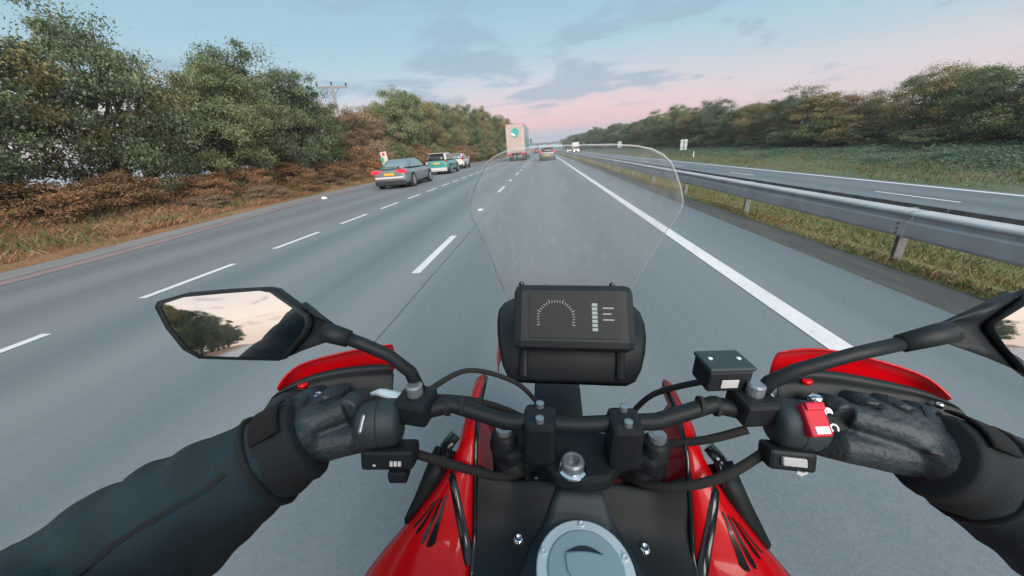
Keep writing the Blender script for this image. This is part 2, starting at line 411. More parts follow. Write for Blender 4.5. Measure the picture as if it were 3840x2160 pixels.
def tag(o, label=None, cat=None, group=None, kind=None):
    if label: o['label'] = label
    if cat: o['category'] = cat
    if group: o['group'] = group
    if kind: o['kind'] = kind
    return o

def lerp_tab(tab, y):
    if y <= tab[0][0]: return tab[0][1]
    for (a, va), (b, vb) in zip(tab, tab[1:]):
        if y <= b:
            k = (y - a) / (b - a); return va + (vb - va) * k
    return tab[-1][1]

# ------------------------------------------------------------------ the setting
EDGE = [(-500, -5.7), (-60, -5.7), (-25, -6.2), (0, -8.1), (4.4, -8.6), (6.4, -8.8), (13.3, -10.0), (22, -10.9), (50, -10.8), (64, -9.8), (95, -5.8), (400, -5.7)]
E_ = lambda y: lerp_tab(EDGE, y)
YS = [-500, -250, -120, -60, -40, -25, -15, -8, -4, 0, 2, 4, 6, 8, 10, 12, 14, 16, 18, 20, 23, 26, 30, 35, 40, 45, 50, 57, 64, 72, 80, 88, 95, 110, 130, 160, 200, 260, 340, 450, 600, 900, 1500]
DROP = -1.30

def strip(name, mat, fa, fb, z, kind='structure', ys=YS):
    m = MB(); m.grid([[(fa(y), y, z), (fb(y), y, z)] for y in ys])
    return tag(m.build(name, mat), kind=kind)

def sheet(name, mat, fx, fz, ys=YS, kind='structure'):
    m = MB(); rows = []
    for y in ys:
        rows.append([(x, y, z) for x, z in zip(fx(y), fz(y))])
    m.grid(rows)
    return tag(m.build(name, mat, smooth=True), kind=kind)

gm = MB(); gm.add([(-3500, -3500, -1.75), (3500, -3500, -1.75), (3500, 3500, -1.75), (-3500, 3500, -1.75)], [(0, 1, 2, 3)])
tag(gm.build('ground', M['ground']), kind='structure')
strip('road', M['asphalt'], lambda y: -5.13, lambda y: 3.05, 0.0)
strip('lay_by', M['asphalt_old'], lambda y: E_(y), lambda y: -5.13, -0.002)
strip('gutter', M['gutter'], lambda y: E_(y) - 0.42, lambda y: E_(y), 0.004)
strip('concrete_edge', M['concrete'], lambda y: E_(y) - 1.25, lambda y: E_(y) - 0.42, 0.010)
strip('drain_strip', M['dirt'], lambda y: 3.05, lambda y: 3.52, -0.004)
VO = [0.0, 0.5, 1.3, 2.2, 3.2, 4.4, 6.0, 9.0, 30.0, 200.0, 900.0]
VZ = [0.012, 0.04, 0.10, 0.26, 0.50, 0.68, 0.85, 1.0, 1.1, 1.2, 1.2]
def vjit(x, y, a): return a * noise.noise(Vector((x * 0.6, y * 0.35, 1.7)))
sheet('verge', M['verge'], lambda y: [E_(y) - 1.25 - o for o in VO], lambda y: [z + (vjit(E_(y) - o, y, 0.12) if 0 < i < 8 else 0) for i, (z, o) in enumerate(zip(VZ, VO))])
MX = [3.52, 3.75, 4.1, 4.8, 6.0, 7.6, 9.2, 9.5]
MZ = [0.0, -0.04, -0.16, -0.36, -0.66, -1.02, -1.26, -1.30]
sheet('central_reservation', M['median'], lambda y: MX, lambda y: [z + (vjit(x, y, 0.06) if 0 < i < 7 else 0) for i, (x, z) in enumerate(zip(MX, MZ))])
strip('opposite_carriageway', M['asphalt_opp'], lambda y: 9.5, lambda y: 16.55, DROP)
BX = [16.55, 17.4, 19.0, 21.0, 23.5, 25.5, 27.5, 32.0, 60.0, 300.0, 1200.0]
BZ = [-1.31, -1.27, -1.25, -1.12, -0.72, -0.40, -0.20, 0.05, 0.4, 0.8, 1.0]
sheet('embankment', M['bank'], lambda y: BX, lambda y: [z + (vjit(x, y, 0.14) if 0 < i < 8 else 0) for i, (x, z) in enumerate(zip(BX, BZ))])

def vz(x, y):
    o = E_(y) - 1.25 - x
    return lerp_tab(list(zip(VO, VZ)), o) + (vjit(x, y, 0.06) if 0.5 < o < 9 else 0)
def bz(x): return lerp_tab(list(zip(BX, BZ)), x)
def mz(x): return lerp_tab(list(zip(MX, MZ)), x)

ORD = ['first', 'second', 'third', 'fourth', 'fifth', 'sixth', 'seventh', 'eighth', 'ninth', 'tenth', 'eleventh', 'twelfth', 'thirteenth', 'fourteenth',
       'fifteenth', 'sixteenth', 'seventeenth', 'eighteenth', 'nineteenth', 'twentieth']
def ordn(i):
    if i < 20: return ORD[i]
    t = {2: 'twenty', 3: 'thirty', 4: 'forty', 5: 'fifty', 6: 'sixty', 7: 'seventy', 8: 'eighty', 9: 'ninety'}[(i + 1) // 10]
    return t + ('-' + ORD[(i + 1) % 10 - 1] if (i + 1) % 10 else 'th').replace('yth', 'ieth')

# painted markings
def mark(name, x0, x1, y0, y1, z, label=None):
    m = MB(); n = max(1, int((y1 - y0) / 40))
    m.grid([[(x0, y0 + (y1 - y0) * i / n, z), (x1, y0 + (y1 - y0) * i / n, z)] for i in range(n + 1)])
    return tag(m.build(name, M['paint']), kind='structure')
jn = MB(); rows_ = []
for i in range(0, 400):
    yy = -20 + i * .45; xx = -1.46 + .012 * noise.noise(Vector((0, yy * .9, 3))); ww = .006 + .006 * noise.noise(Vector((5, yy * 1.7, 0)))
    rows_.append([(xx - ww, yy, .003), (xx + ww, yy, .003)])
M['joint'] = pbr('joint_sealant', (0.085, 0.100, 0.108), 0.7)
jn.grid(rows_); tag(jn.build('road_joint', M['joint']), kind='structure')
mark('edge_line', 1.86, 2.03, -500, 1200, 0.005)
mark('opposite_edge_line', 16.02, 16.24, -500, 1200, DROP + 0.005)
mark('opposite_inner_line', 10.05, 10.22, -500, 1200, DROP + 0.005)
dash = MB(); dash.add([(-.06, 0, 0), (.06, 0, 0), (.06, 1.42, 0), (-.06, 1.42, 0)], [(0, 1, 2, 3)]); dash_me = dash.mesh('lay_by_dash'); dash_me.materials.append(M['paint'])
for k in range(-8, 28):
    o = tag(mesh_obj('lay_by_dash', dash_me, None), kind='structure'); o.location = (-5.13, 3.62 + 2.33 * k, 0.006)
cd = MB(); cd.add([(-.06, 0, 0), (.06, 0, 0), (.06, 2.1, 0), (-.06, 2.1, 0)], [(0, 1, 2, 3)]); cd_me = cd.mesh('lane_dash'); cd_me.materials.append(M['paint'])
for k in range(-4, 26):
    o = tag(mesh_obj('lane_dash', cd_me, None), kind='structure'); o.location = (-1.72, 4.15 + 9.0 * k, 0.006)
od = MB(); od.add([(-.06, 0, 0), (.06, 0, 0), (.06, 3.2, 0), (-.06, 3.2, 0)], [(0, 1, 2, 3)]); od_me = od.mesh('opposite_dash'); od_me.materials.append(M['paint'])
for k in range(-2, 18):
    o = tag(mesh_obj('opposite_dash', od_me, None), kind='structure'); o.location = (13.75, 13.0 + 12.25 * k, DROP + 0.006)
# reflective road studs in the gaps of the lane line
st = MB(); st.box((0, 0, 0.012), (0.13, 0.17, 0.024), taper=0.7)
st_me = st.mesh('road_stud'); st_me.materials.append(M['white'])
for k in range(0, 6):
    o = mesh_obj('road_stud', st_me, None); o.location = (-1.72, 9.2 + 9.0 * k, 0.0)
    tag(o, f'white reflective road stud between lane dashes, {ordn(k)} one ahead of the rider', 'road stud', 'road studs along the lane line')

# ------------------------------------------------------------------ crash barrier of the central reservation
bar = empty('crash_barrier', (3.95, 0, -0.12))
tag(bar, 'grey galvanised double rail crash barrier on posts along the grassy central reservation', 'crash barrier')
prof = [(.115, .135), (.112, .152), (-.050, .156), (-.078, .148), (-.090, .130), (-.084, .112), (-.052, .102), (-.040, .092), (-.040, .078), (-.060, .066), (-.082, .056), (-.088, .040), (-.088, -.090), (-.078, -.114), (-.040, -.128), (-.010, -.128)]
def beam_mesh(length, sgn):
    m = MB()
    m.grid([[(sgn * x, yy, z) for x, z in prof] for yy in (0, length)])
    return m.mesh('beam', False)
bl, bll = beam_mesh(3.98, 1), beam_mesh(700, 1)
for me in (bl, bll): me.materials.append(M['steel'])
rb_ = MB(); rb_.box((0, 1.99, 0), (.03, 3.98, .06)); rbk = rb_.mesh('back_shadow_bar'); rbk.materials.append(M['post'])  # added dark bar, stands in for the shadow line behind the beam
for k in range(-4, 22):
    o = mesh_obj('beam', bl, None, bar); o.location = (-0.09, k * 4.0, 0.47)
    s = o.modifiers.new('thickness', 'SOLIDIFY'); s.thickness = 0.006; s.use_rim = False
    s = o.modifiers.new('bevel', 'BEVEL'); s.width = .008; s.segments = 2; s.limit_method = 'ANGLE'; s.angle_limit = R(25)
    o = mesh_obj('back_shadow_bar', rbk, None, bar); o.location = (.20, k * 4.0, .60)
o = mesh_obj('beam', bll, None, bar); o.location = (-0.09, 88.0, 0.47)
pm = MB(); pm.box((0.04, 0, 0.16), (0.09, 0.045, 0.92)); pm.box((0.04, 0, 0.47), (0.22, 0.07, 0.12)); post_me = pm.mesh('post'); post_me.materials.append(M['post'])
for k in range(-5, 30):
    o = mesh_obj('post', post_me, None, bar); o.location = (0, k * 3.2 + 1.0, 0)
bt_ = MB()
bt_.lathe([(.013, -.006), (.013, .004), (.006, .009)], 8, (0, 0, 0), 'X')
bt_me = bt_.mesh('bolt'); bt_me.materials.append(M['post'])
for k in range(-2, 10):
    for zz in (-.05, 0, .05):
        o = mesh_obj('bolt', bt_me, None, bar); o.location = (-.181, k * 4.0 + .06, .44 + zz); o.scale = (-1, 1, 1)

# ------------------------------------------------------------------ vegetation
def leaf_cloud(rng, clumps, per, leaf, spread, lump=0.35, flat=0.0, shell=0.35, up=0.25):
    """leaf-sized quads gathered in clumps through an uneven unit ball"""
    vs, fs, centres = [], [], []
    off = Vector((rng.uniform(0, 50), rng.uniform(0, 50), 0))
    for _ in range(clumps):
        d = Vector((rng.gauss(0, 1), rng.gauss(0, 1), rng.gauss(0, 1))).normalized()
        if d.z < -0.75 and rng.random() < 0.6: d.z = -d.z
        rad = (1.0 + lump * noise.noise(d * 1.9 + off)) * (1.0 - shell * rng.random() ** 1.5)
        c = d * rad; c.z = max(c.z, -1.0 + flat)
        centres.append(c)
        cs = spread * rng.uniform(0.65, 1.35)
        k = int(per * rng.uniform(0.5, 1.35))
        tilt = Vector((rng.gauss(0, .5), rng.gauss(0, .5), 1)).normalized()
        for _ in range(k):
            p = Vector((rng.gauss(0, 1), rng.gauss(0, 1), rng.gauss(0, 0.55))) * cs * 0.55 + c
            n = (d * 0.6 + tilt * up + Vector((rng.gauss(0, 1), rng.gauss(0, 1), rng.gauss(0, 1))) * 0.55).normalized()
            a = n.orthogonal().normalized(); a.rotate(Matrix.Rotation(rng.uniform(0, 6.28), 3, n)); b = n.cross(a)
            s = leaf * rng.uniform(0.55, 1.3); w = s * rng.uniform(0.45, 0.75)
            i = len(vs)
            vs += [p - a * s, p - b * w + n * s * .15, p + a * s, p + b * w + n * s * .15]
            fs.append((i, i + 1, i + 2, i + 3))
    return vs, fs, centres

def crown_pair(seed, clumps, per, leaf, spread, lump=0.35, flat=0.0, shell=0.35):
    rng = random.Random(seed)
    vs, fs, cen = leaf_cloud(rng, clumps, per, leaf, spread, lump, flat, shell)
    me = bpy.data.meshes.new('crown'); me.from_pydata([tuple(v) for v in vs], [], fs); me.update()
    t = MB()
    t.tube([(0, 0, -2.1), (0.02, 0.01, -1.3), (-0.02, 0.03, -0.6), (0.03, 0, 0.1), (0, 0.02, 0.7)], [0.085, 0.07, 0.058, 0.04, 0.012], 8)
    for c in rng.sample(cen, 16):
        z0 = rng.uniform(-0.9, 0.2); s0 = Vector((0, 0, z0)); mid = s0.lerp(c, 0.5) + Vector((rng.gauss(0, .06), rng.gauss(0, .06), -0.05))
        t.tube([s0, mid, c], [0.034, 0.020, 0.006], 5)
    tm = t.mesh('trunk', True)
    return me, tm

TREES = [crown_pair(11 + i, 165, 330, 0.0185, 0.165, 0.50, 0.0, 0.42) for i in range(5)]
SPARSE = [crown_pair(31 + i, 110, 270, 0.0185, 0.18, 0.55, 0.0, 0.55) for i in range(3)]
BUSH = [crown_pair(51 + i, 110, 170, 0.036, 0.24, 0.30, 0.45) for i in range(3)]
MESHCACHE = {}
def with_mat(me, mat):
    k = (me.name, mat.name)
    if not me.materials: me.materials.append(mat)
    return me

def tree(kind, mat, x, y, z, h, r, label, cat='tree', name='roadside_tree', group=None, ry=None, seed=0):
    rng = random.Random(int(x * 131 + y * 977) + seed)
    lib = {'full': TREES, 'sparse': SPARSE, 'bush': BUSH}[kind]
    cm_, tm_ = lib[rng.randrange(len(lib))]
    root = empty(name, (x, y, z), (0, 0, rng.uniform(0, 6.28)))
    tag(root, label, cat, group)
    hz = h * (0.46 if kind != 'bush' else 0.60)
    cz_ = h * 0.475 if kind != 'bush' else h * 0.40
    a = mesh_obj('trunk', with_mat(tm_, M['bark']), None, root); b = mesh_obj('crown', with_mat(cm_, mat), None, root)
    b.material_slots[0].link = 'OBJECT'; b.material_slots[0].material = mat
    for o in (a, b):
        o.location = (0, 0, cz_); o.scale = (r, ry or r, hz)
    return root

GL = 'trees lining the left verge'
LT = [  # x, y, height, radius, kind, leaf colour
    (-14.2, 1.5, 5.6, 2.4, 'full', 'dark'), (-15.4, 4.6, 6.2, 2.5, 'full', 'green'), (-14.4, 7.6, 5.5, 2.3, 'full', 'dark'), (-16.2, 9.8, 6.1, 2.7, 'sparse', 'olive'),
    (-14.9, 12.3, 6.5, 2.3, 'sparse', 'dark'), (-16.6, 14.6, 6.3, 2.6, 'sparse', 'olive'), (-14.6, 16.6, 5.6, 2.2, 'full', 'green'), (-15.4, 19.4, 7.1, 2.5, 'full', 'dark'),
    (-14.9, 22.4, 6.9, 2.4, 'full', 'dark'), (-15.6, 25.2, 6.0, 2.3, 'full', 'green'),
    (-17.2, 30.0, 5.2, 2.6, 'full', 'autumn'), (-16.4, 33.6, 5.4, 2.5, 'full', 'autumn'), (-18.6, 36.5, 5.8, 2.6, 'sparse', 'autumn'),
    (-16.2, 40.0, 7.6, 2.8, 'full', 'green'), (-16.9, 44.5, 8.6, 3.2, 'full', 'green'), (-16.4, 50.0, 8.8, 3.1, 'full', 'olive'), (-16.0, 56.0, 8.6, 3.2, 'full', 'green'),
    (-15.2, 63.0, 8.6, 3.1, 'full', 'olive'), (-14.5, 71.0, 9.4, 3.2, 'full', 'green'), (-14.0, 80.0, 9.6, 3.4, 'full', 'olive'), (-13.0, 90.0, 9.6, 3.6, 'full', 'green'),
    (-12.5, 101.0, 10.2, 3.6, 'full', 'olive'), (-12.5, 113.0, 10.4, 3.8, 'full', 'green'), (-12.5, 127.0, 10.0, 4.0, 'full', 'olive'), (-12.8, 143.0, 9.6, 4.2, 'full', 'green'),
    (-13.0, 162.0, 9.6, 4.6, 'full', 'dark'), (-13.2, 185.0, 9.6, 5.0, 'full', 'green'), (-13.6, 212.0, 9.6, 5.2, 'full', 'dark')]
CN = {'dark': 'dark green', 'green': 'mid green', 'olive': 'olive yellow-green', 'autumn': 'russet brown'}
for i, (x, y, h, r, k, c) in enumerate(LT):
    x -= 0.7 if y < 28 else 0.0
    tree(k, M['leaf_' + c], x, y, vz(x, y) - 0.1, h, r, f'{CN[c]} tree on the left verge, {ordn(i)} in line going away from the rider', group=GL)
# a second row further back closes the hedge
for i, (x, y, h, r, c) in enumerate([(-19, 3, 5.2, 2.8, 'dark'), (-19.6, 8.5, 5.0, 2.6, 'green'), (-19.5, 20.5, 5.4, 2.8, 'dark'), (-20, 26, 5.0, 2.6, 'olive'), (-21, 47, 7.6, 3.4, 'olive'),
                                     (-20, 58, 8.0, 3.6, 'green'), (-19, 76, 8.8, 4.0, 'olive'), (-18, 96, 9.0, 4.4, 'green')]):
    tree('full', M['leaf_' + c], x, y, 0.9, h, r, f'{CN[c]} tree in the back row behind the left verge, {ordn(i)} from the rider', group='back row of trees on the left')
# bushes at the foot of the trees
LB = [(-12.6, 12.6, .7, .9, 'autumn'), (-12.6, 15.6, .9, 1.0, 'autumn'), (-12.8, 18.6, .9, 1.0, 'bramble'), (-12.9, 21.8, .9, 1.1, 'autumn'), (-13.0, 24.6, 1.0, 1.1, 'bramble'),
      (-12.9, 5.5, 1.0, 1.1, 'bramble'), (-13.2, 8.6, 1.4, 1.3, 'bramble'), (-13.6, 11.0, 1.5, 1.3, 'bramble'), (-13.4, 14.2, 1.3, 1.2, 'bramble'), (-13.9, 16.8, 1.5, 1.4, 'bramble'), (-14.0, 20.2, 1.6, 1.4, 'bramble'),
      (-14.0, 23.0, 1.9, 1.5, 'bramble'), (-13.9, 25.6, 1.6, 1.4, 'bramble'), (-14.1, 28.2, 2.3, 1.6, 'bramble'), (-14.4, 31.2, 2.6, 1.7, 'autumn'), (-13.6, 29.8, 1.5, 1.2, 'bramble'),
      (-13.9, 34.0, 2.7, 1.6, 'green'), (-14.0, 37.0, 2.4, 1.6, 'olive'), (-13.8, 40.2, 2.6, 1.7, 'bramble'), (-13.7, 43.5, 2.5, 1.7, 'green'), (-13.6, 47.0, 2.4, 1.8, 'olive'),
      (-13.4, 51.0, 2.3, 1.9, 'green'), (-13.2, 55.5, 2.4, 2.0, 'bramble'), (-12.6, 60.5, 2.5, 2.0, 'autumn'), (-11.9, 66.0, 2.6, 2.1, 'green'), (-11.0, 72.5, 2.6, 2.2, 'olive'), (-10.0, 80.0, 2.6, 2.3, 'green')]
BN = dict(CN, bramble='rusty brown and green bramble')
for i, (x, y, h, r, c) in enumerate(LB):
    x -= (0.9 if x < -12.85 or y < 6 else 0.35) if y < 27 else 0.3; h *= 0.8 if y < 27 else 1.0; r *= .85 if y < 27 else 1.0
    tree('bush', M['leaf_' + c], x, y, vz(x, y) - 0.12, h, r, f'{BN[c]} bush at the foot of the left trees, {ordn(i)} going away', 'bush', 'bush', 'bushes at the foot of the left trees')
# trees behind the rider, seen in the mirrors
for i, (x, y, h, r, c) in enumerate([(-13.8, -3, 5.6, 2.6, 'green'), (-13.0, -9, 6.0, 2.7, 'dark'), (-12.6, -15, 6.6, 2.8, 'green'), (-12.4, -22, 6.2, 2.8, 'dark'), (-12.2, -30, 5.4, 2.8, 'autumn'), (-12, -38, 6.0, 3.0, 'olive'),
                                     (-12, -48, 6.0, 3.2, 'green'), (-11.6, -60, 6.4, 3.6, 'dark'), (-11.4, -73, 6.6, 3.8, 'green'), (-11.4, -88, 7.0, 4.2, 'olive'), (-11.6, -106, 7.4, 4.6, 'green'), (-12, -130, 8.0, 5.4, 'dark'), (-13, -165, 9.0, 7.0, 'green'), (22, -12, 5.0, 3.0, 'dark'), (22.5, -22, 5.4, 3.2, 'green'), (23, -34, 5.6, 3.4, 'dark'), (23, -48, 6.0, 3.8, 'green')]):
    side = 'left' if x < 0 else 'right'
    if x < 0: h *= 1.4; r *= 1.12; x += 0.6
    tree('full', M['leaf_' + c], x, y, vz(x, y) if x < 0 else bz(x), h, r, f'{CN[c]} tree behind the rider, reflected in the {side} mirror, {ordn(i if x < 0 else i - 13)} going back', group='trees behind the rider')
GR = 'trees along the far embankment'
RT = []
rng = random.Random(5)
tops = [(8, 4.9), (25, 4.9), (34, 5.4), (42, 5.0), (52, 6.3), (70, 6.2), (110, 7.4), (160, 8.0), (300, 9.0)]
y = 6.0; i = 0
while y < 330:
    x = 28.6 + rng.uniform(-1.0, 2.2)
    r = 2.6 + rng.uniform(-0.3, 0.7) + y * 0.010
    h = lerp_tab(tops, y) * rng.choice((.70, .82, .95, 1.0, 1.12)) + 0.15 + rng.uniform(-0.3, 0.3)
    c = rng.choice(['dark', 'olive', 'green', 'autumn', 'green', 'olive']) if y < 60 else rng.choice(['green', 'olive', 'green', 'dark'])
    if y > 120: c = rng.choice(['green', 'dark', 'dark', 'green'])
    k = 'sparse' if (rng.random() < 0.6 and y < 70) else 'full'
    RT.append((x - (0 if y < 100 else (y - 100) * 0.028), y, h, r, k, c)); y += r * (1.0 if y < 80 else 1.3)
for i, (x, y, h, r, k, c) in enumerate(RT):
    tree(k, M['leaf_' + c], x, y, bz(x) - 0.1, h, r, f'{CN[c]} tree on the right embankment, {ordn(i)} in line going away from the rider', group=GR)
y = 9.0; i = 0
while y < 120:
    x = 27.0 + rng.uniform(-0.6, 0.8); r = 1.5 + rng.uniform(-0.3, 0.7) + y * 0.004
    c = rng.choice(['dark', 'dark', 'green', 'dark', 'green', 'olive'])
    tree('bush', M['leaf_' + c], x, y, bz(x) - 0.1, 1.7 + rng.uniform(-0.6, 0.6), r, f'{BN[c]} bush below the right embankment trees, {ordn(i)} going away', 'bush', 'bush', 'bushes below the right embankment trees')
    y += r * 1.55; i += 1

# grass, dry stalks and ivy nobody could count
def blades(name, mat, n, place, hmin, hmax, w, lean, label, cat, seed):
    rng = random.Random(seed); vs = []; fs = []
    for _ in range(n):
        p = place(rng)
        if p is None: continue
        a = rng.uniform(0, 6.28); h = rng.uniform(hmin, hmax) * p[3]; d = Vector((math.cos(a), math.sin(a), 0)); s = Vector((-d.y, d.x, 0))
        q = Vector(p[:3]); ww = w * rng.uniform(.6, 1.4); l = h * rng.uniform(0, lean); i = len(vs)
        vs += [q - s * ww, q + s * ww, q + d * l * .4 + Vector((0, 0, h * .65)) + s * ww * .6, q + d * l + Vector((0, 0, h)), q + d * l * .4 + Vector((0, 0, h * .65)) - s * ww * .6]
        fs.append((i, i + 1, i + 2, i + 3, i + 4))
    me = bpy.data.meshes.new(name); me.from_pydata([tuple(v) for v in vs], [], fs); me.update(); me.materials.append(mat)
    return tag(mesh_obj(name, me, None), label, cat, kind='stuff')
def near_y(rng, a, b): return a + (b - a) * rng.random() ** 1.6
def pl_left(lo, hi, ya, yb, patch):
    def f(rng):
        y = near_y(rng, ya, yb); o = rng.uniform(lo, hi); x = E_(y) - 1.25 - o
        g = 0.5 + 0.5 * noise.noise(Vector((x * .9, y * .5, patch)))
        if rng.random() > g * 1.5: return None
        return (x, y, vz(x, y) - 0.02, 0.5 + g)
    return f
blades('dry_grass', M['blade_dry'], 130000, pl_left(0.5, 4.6, -8, 55, 3.0), 0.05, 0.22, 0.0034, 1.2, 'tawny dry grass and bracken on the left verge slope', 'grass', 1)
blades('verge_grass', M['blade_green'], 22000, pl_left(-0.02, 1.0, -8, 60, 9.0), 0.03, 0.10, 0.004, 0.8, 'short green grass along the left road edge', 'grass', 2)
blades('verge_weeds', M['blade_green'], 26000, pl_left(0.7, 4.8, -6, 45, 31.0), 0.06, 0.30, 0.005, 0.7, 'scattered green weeds among the dry bracken on the left slope', 'weeds', 12)
def pl_med(lo, hi, ya, yb, patch, dens=1.5):
    def f(rng):
        y = near_y(rng, ya, yb); x = rng.uniform(lo, hi)
        g = 0.5 + 0.5 * noise.noise(Vector((x * 1.6, y * .45, patch)))
        if rng.random() > g * dens - 0.15: return None
        return (x, y, mz(x) - 0.02, 0.5 + g)
    return f
blades('median_grass', M['blade_green'], 70000, pl_med(3.5, 5.2, -3, 60, 4.0), 0.02, 0.08, 0.004, 0.9, 'patchy green grass under the crash barrier', 'grass', 3)
blades('median_dry_grass', M['blade_dry'], 26000, pl_med(3.55, 6.0, -3, 60, 12.0), 0.02, 0.09, 0.004, 0.9, 'straw coloured dry grass in the central reservation', 'grass', 4)
blades('far_median_grass', M['blade_green'], 60000, pl_med(5.0, 9.4, 2, 70, 17.0, 1.9), 0.04, 0.14, 0.006, 0.9, 'rough grass on the slope between barrier and far carriageway', 'grass', 8)
def pl_bank(lo, hi, ya, yb, patch):
    def f(rng):
        y = near_y(rng, ya, yb); x = rng.uniform(lo, hi)
        g = 0.5 + 0.5 * noise.noise(Vector((x * .5, y * .25, patch)))
        if rng.random() > g * 1.5: return None
        return (x, y, bz(x) - 0.03, 0.5 + g)
    return f
blades('bank_grass', M['blade_green'], 16000, pl_bank(16.7, 22.5, 6, 90, 6.0), 0.08, 0.30, 0.018, 0.9, 'rough brown and green grass on the lower right bank', 'grass', 5)
def ivy():
    rng = random.Random(9); vs = []; fs = []
    for _ in range(90000):
        y = near_y(rng, 8, 95); x = rng.uniform(20.6, 28.0); g = 0.5 + 0.5 * noise.noise(Vector((x * .45, y * .22, 21.0)))
        if rng.random() > g * 1.7: continue
        hh = max(0.0, g * 0.7 - 0.15) * min(1, (x - 20.3) / 2.0)
        p = Vector((x, y, bz(x) + rng.uniform(0, 1) * hh)); n = Vector((rng.gauss(0, .5) - .3, rng.gauss(0, .5), 1)).normalized()
        a = n.orthogonal().normalized(); a.rotate(Matrix.Rotation(rng.uniform(0, 6.28), 3, n)); b = n.cross(a); s = rng.uniform(.035, .085); i = len(vs)
        vs += [p - a * s, p - b * s * .7, p + a * s, p + b * s * .7]; fs.append((i, i + 1, i + 2, i + 3))
    me = bpy.data.meshes.new('ground_cover'); me.from_pydata([tuple(v) for v in vs], [], fs); me.update(); me.materials.append(M['leaf_ivy'])
    tag(mesh_obj('ground_cover', me, None), 'low blue-green leafy ground cover on the right embankment', 'ground cover', kind='stuff')
ivy()

# ------------------------------------------------------------------ vehicles
M['tyre'] = pbr('tyre', (0.022, 0.022, 0.024), 0.8)
M['rim'] = pbr('rim', (0.40, 0.42, 0.44), 0.4, 0.3)
M['rimdark'] = pbr('rim_dark', (0.10, 0.11, 0.12), 0.4, 0.5)
M['glass'] = pbr('car_glass', (0.020, 0.028, 0.030), 0.06, coat=0.6)
M['glass_sky'] = pbr('car_glass_sky_tint', (0.16, 0.22, 0.24), 0.08, coat=0.8)  # glass with the sky's reflection put into its base colour
M['trim'] = pbr('black_trim', (0.020, 0.021, 0.022), 0.55)
M['plate'] = pbr('yellow_plate', (0.70, 0.36, 0.03), 0.5)
M['tail'] = pbr('tail_light', (0.45, 0.012, 0.02), 0.25, coat=0.6, emit=(1.0, 0.02, 0.05), emit_s=0.38)
M['tail_off'] = pbr('tail_light_off', (0.36, 0.015, 0.02), 0.25, coat=0.6)
M['lamp'] = pbr('headlamp_lit', (0.9, 0.9, 0.9), 0.2, emit=(1.0, 0.97, 0.9), emit_s=3.0)
M['lens'] = pbr('clear_lens', (0.5, 0.52, 0.52), 0.15, coat=0.5)
M['p_grey'] = pbr('paint_grey', (0.20, 0.245, 0.26), 0.28, 0.35, coat=0.8)
M['p_teal'] = pbr('paint_teal', (0.055, 0.27, 0.25), 0.28, 0.1, coat=0.8)
M['p_white'] = pbr('paint_white', (0.56, 0.52, 0.51), 0.3, coat=0.6)
M['p_silver'] = pbr('paint_silver', (0.17, 0.18, 0.19), 0.35, 0.4, coat=0.6)
M['p_black'] = pbr('paint_black', (0.03, 0.03, 0.035), 0.3, coat=0.6)

def wheel(parent, x, y, r, w, rim_mat):
    t = MB(); sgn = 1 if x > 0 else -1
    t.lathe([(r * .62, -w / 2), (r * .9, -w / 2), (r, -w * .36), (r, w * .36), (r * .9, w / 2), (r * .62, w / 2)], 24, (0, 0, 0), 'X')
    o = t.build('wheel', M['tyre'], parent, True); o.location = (x, y, r)
    m = MB(); m.lathe([(r * .66, -w * .30), (r * .66, w * .50), (r * .60, w * .53), (r * .58, w * .40), (0.03, w * .40), (0.03, w * .38)], 24, (0, 0, 0), 'X')
    for k in range(5):
        a = k * 2 * math.pi / 5; m.box((w * .47, math.cos(a) * r * .33, math.sin(a) * r * .33), (w * .16, r * .52, r * .15), rx=a)
    p = m.build('rim', rim_mat, o, False)
    if sgn < 0: p.scale = (-1, 1, 1)
    return o

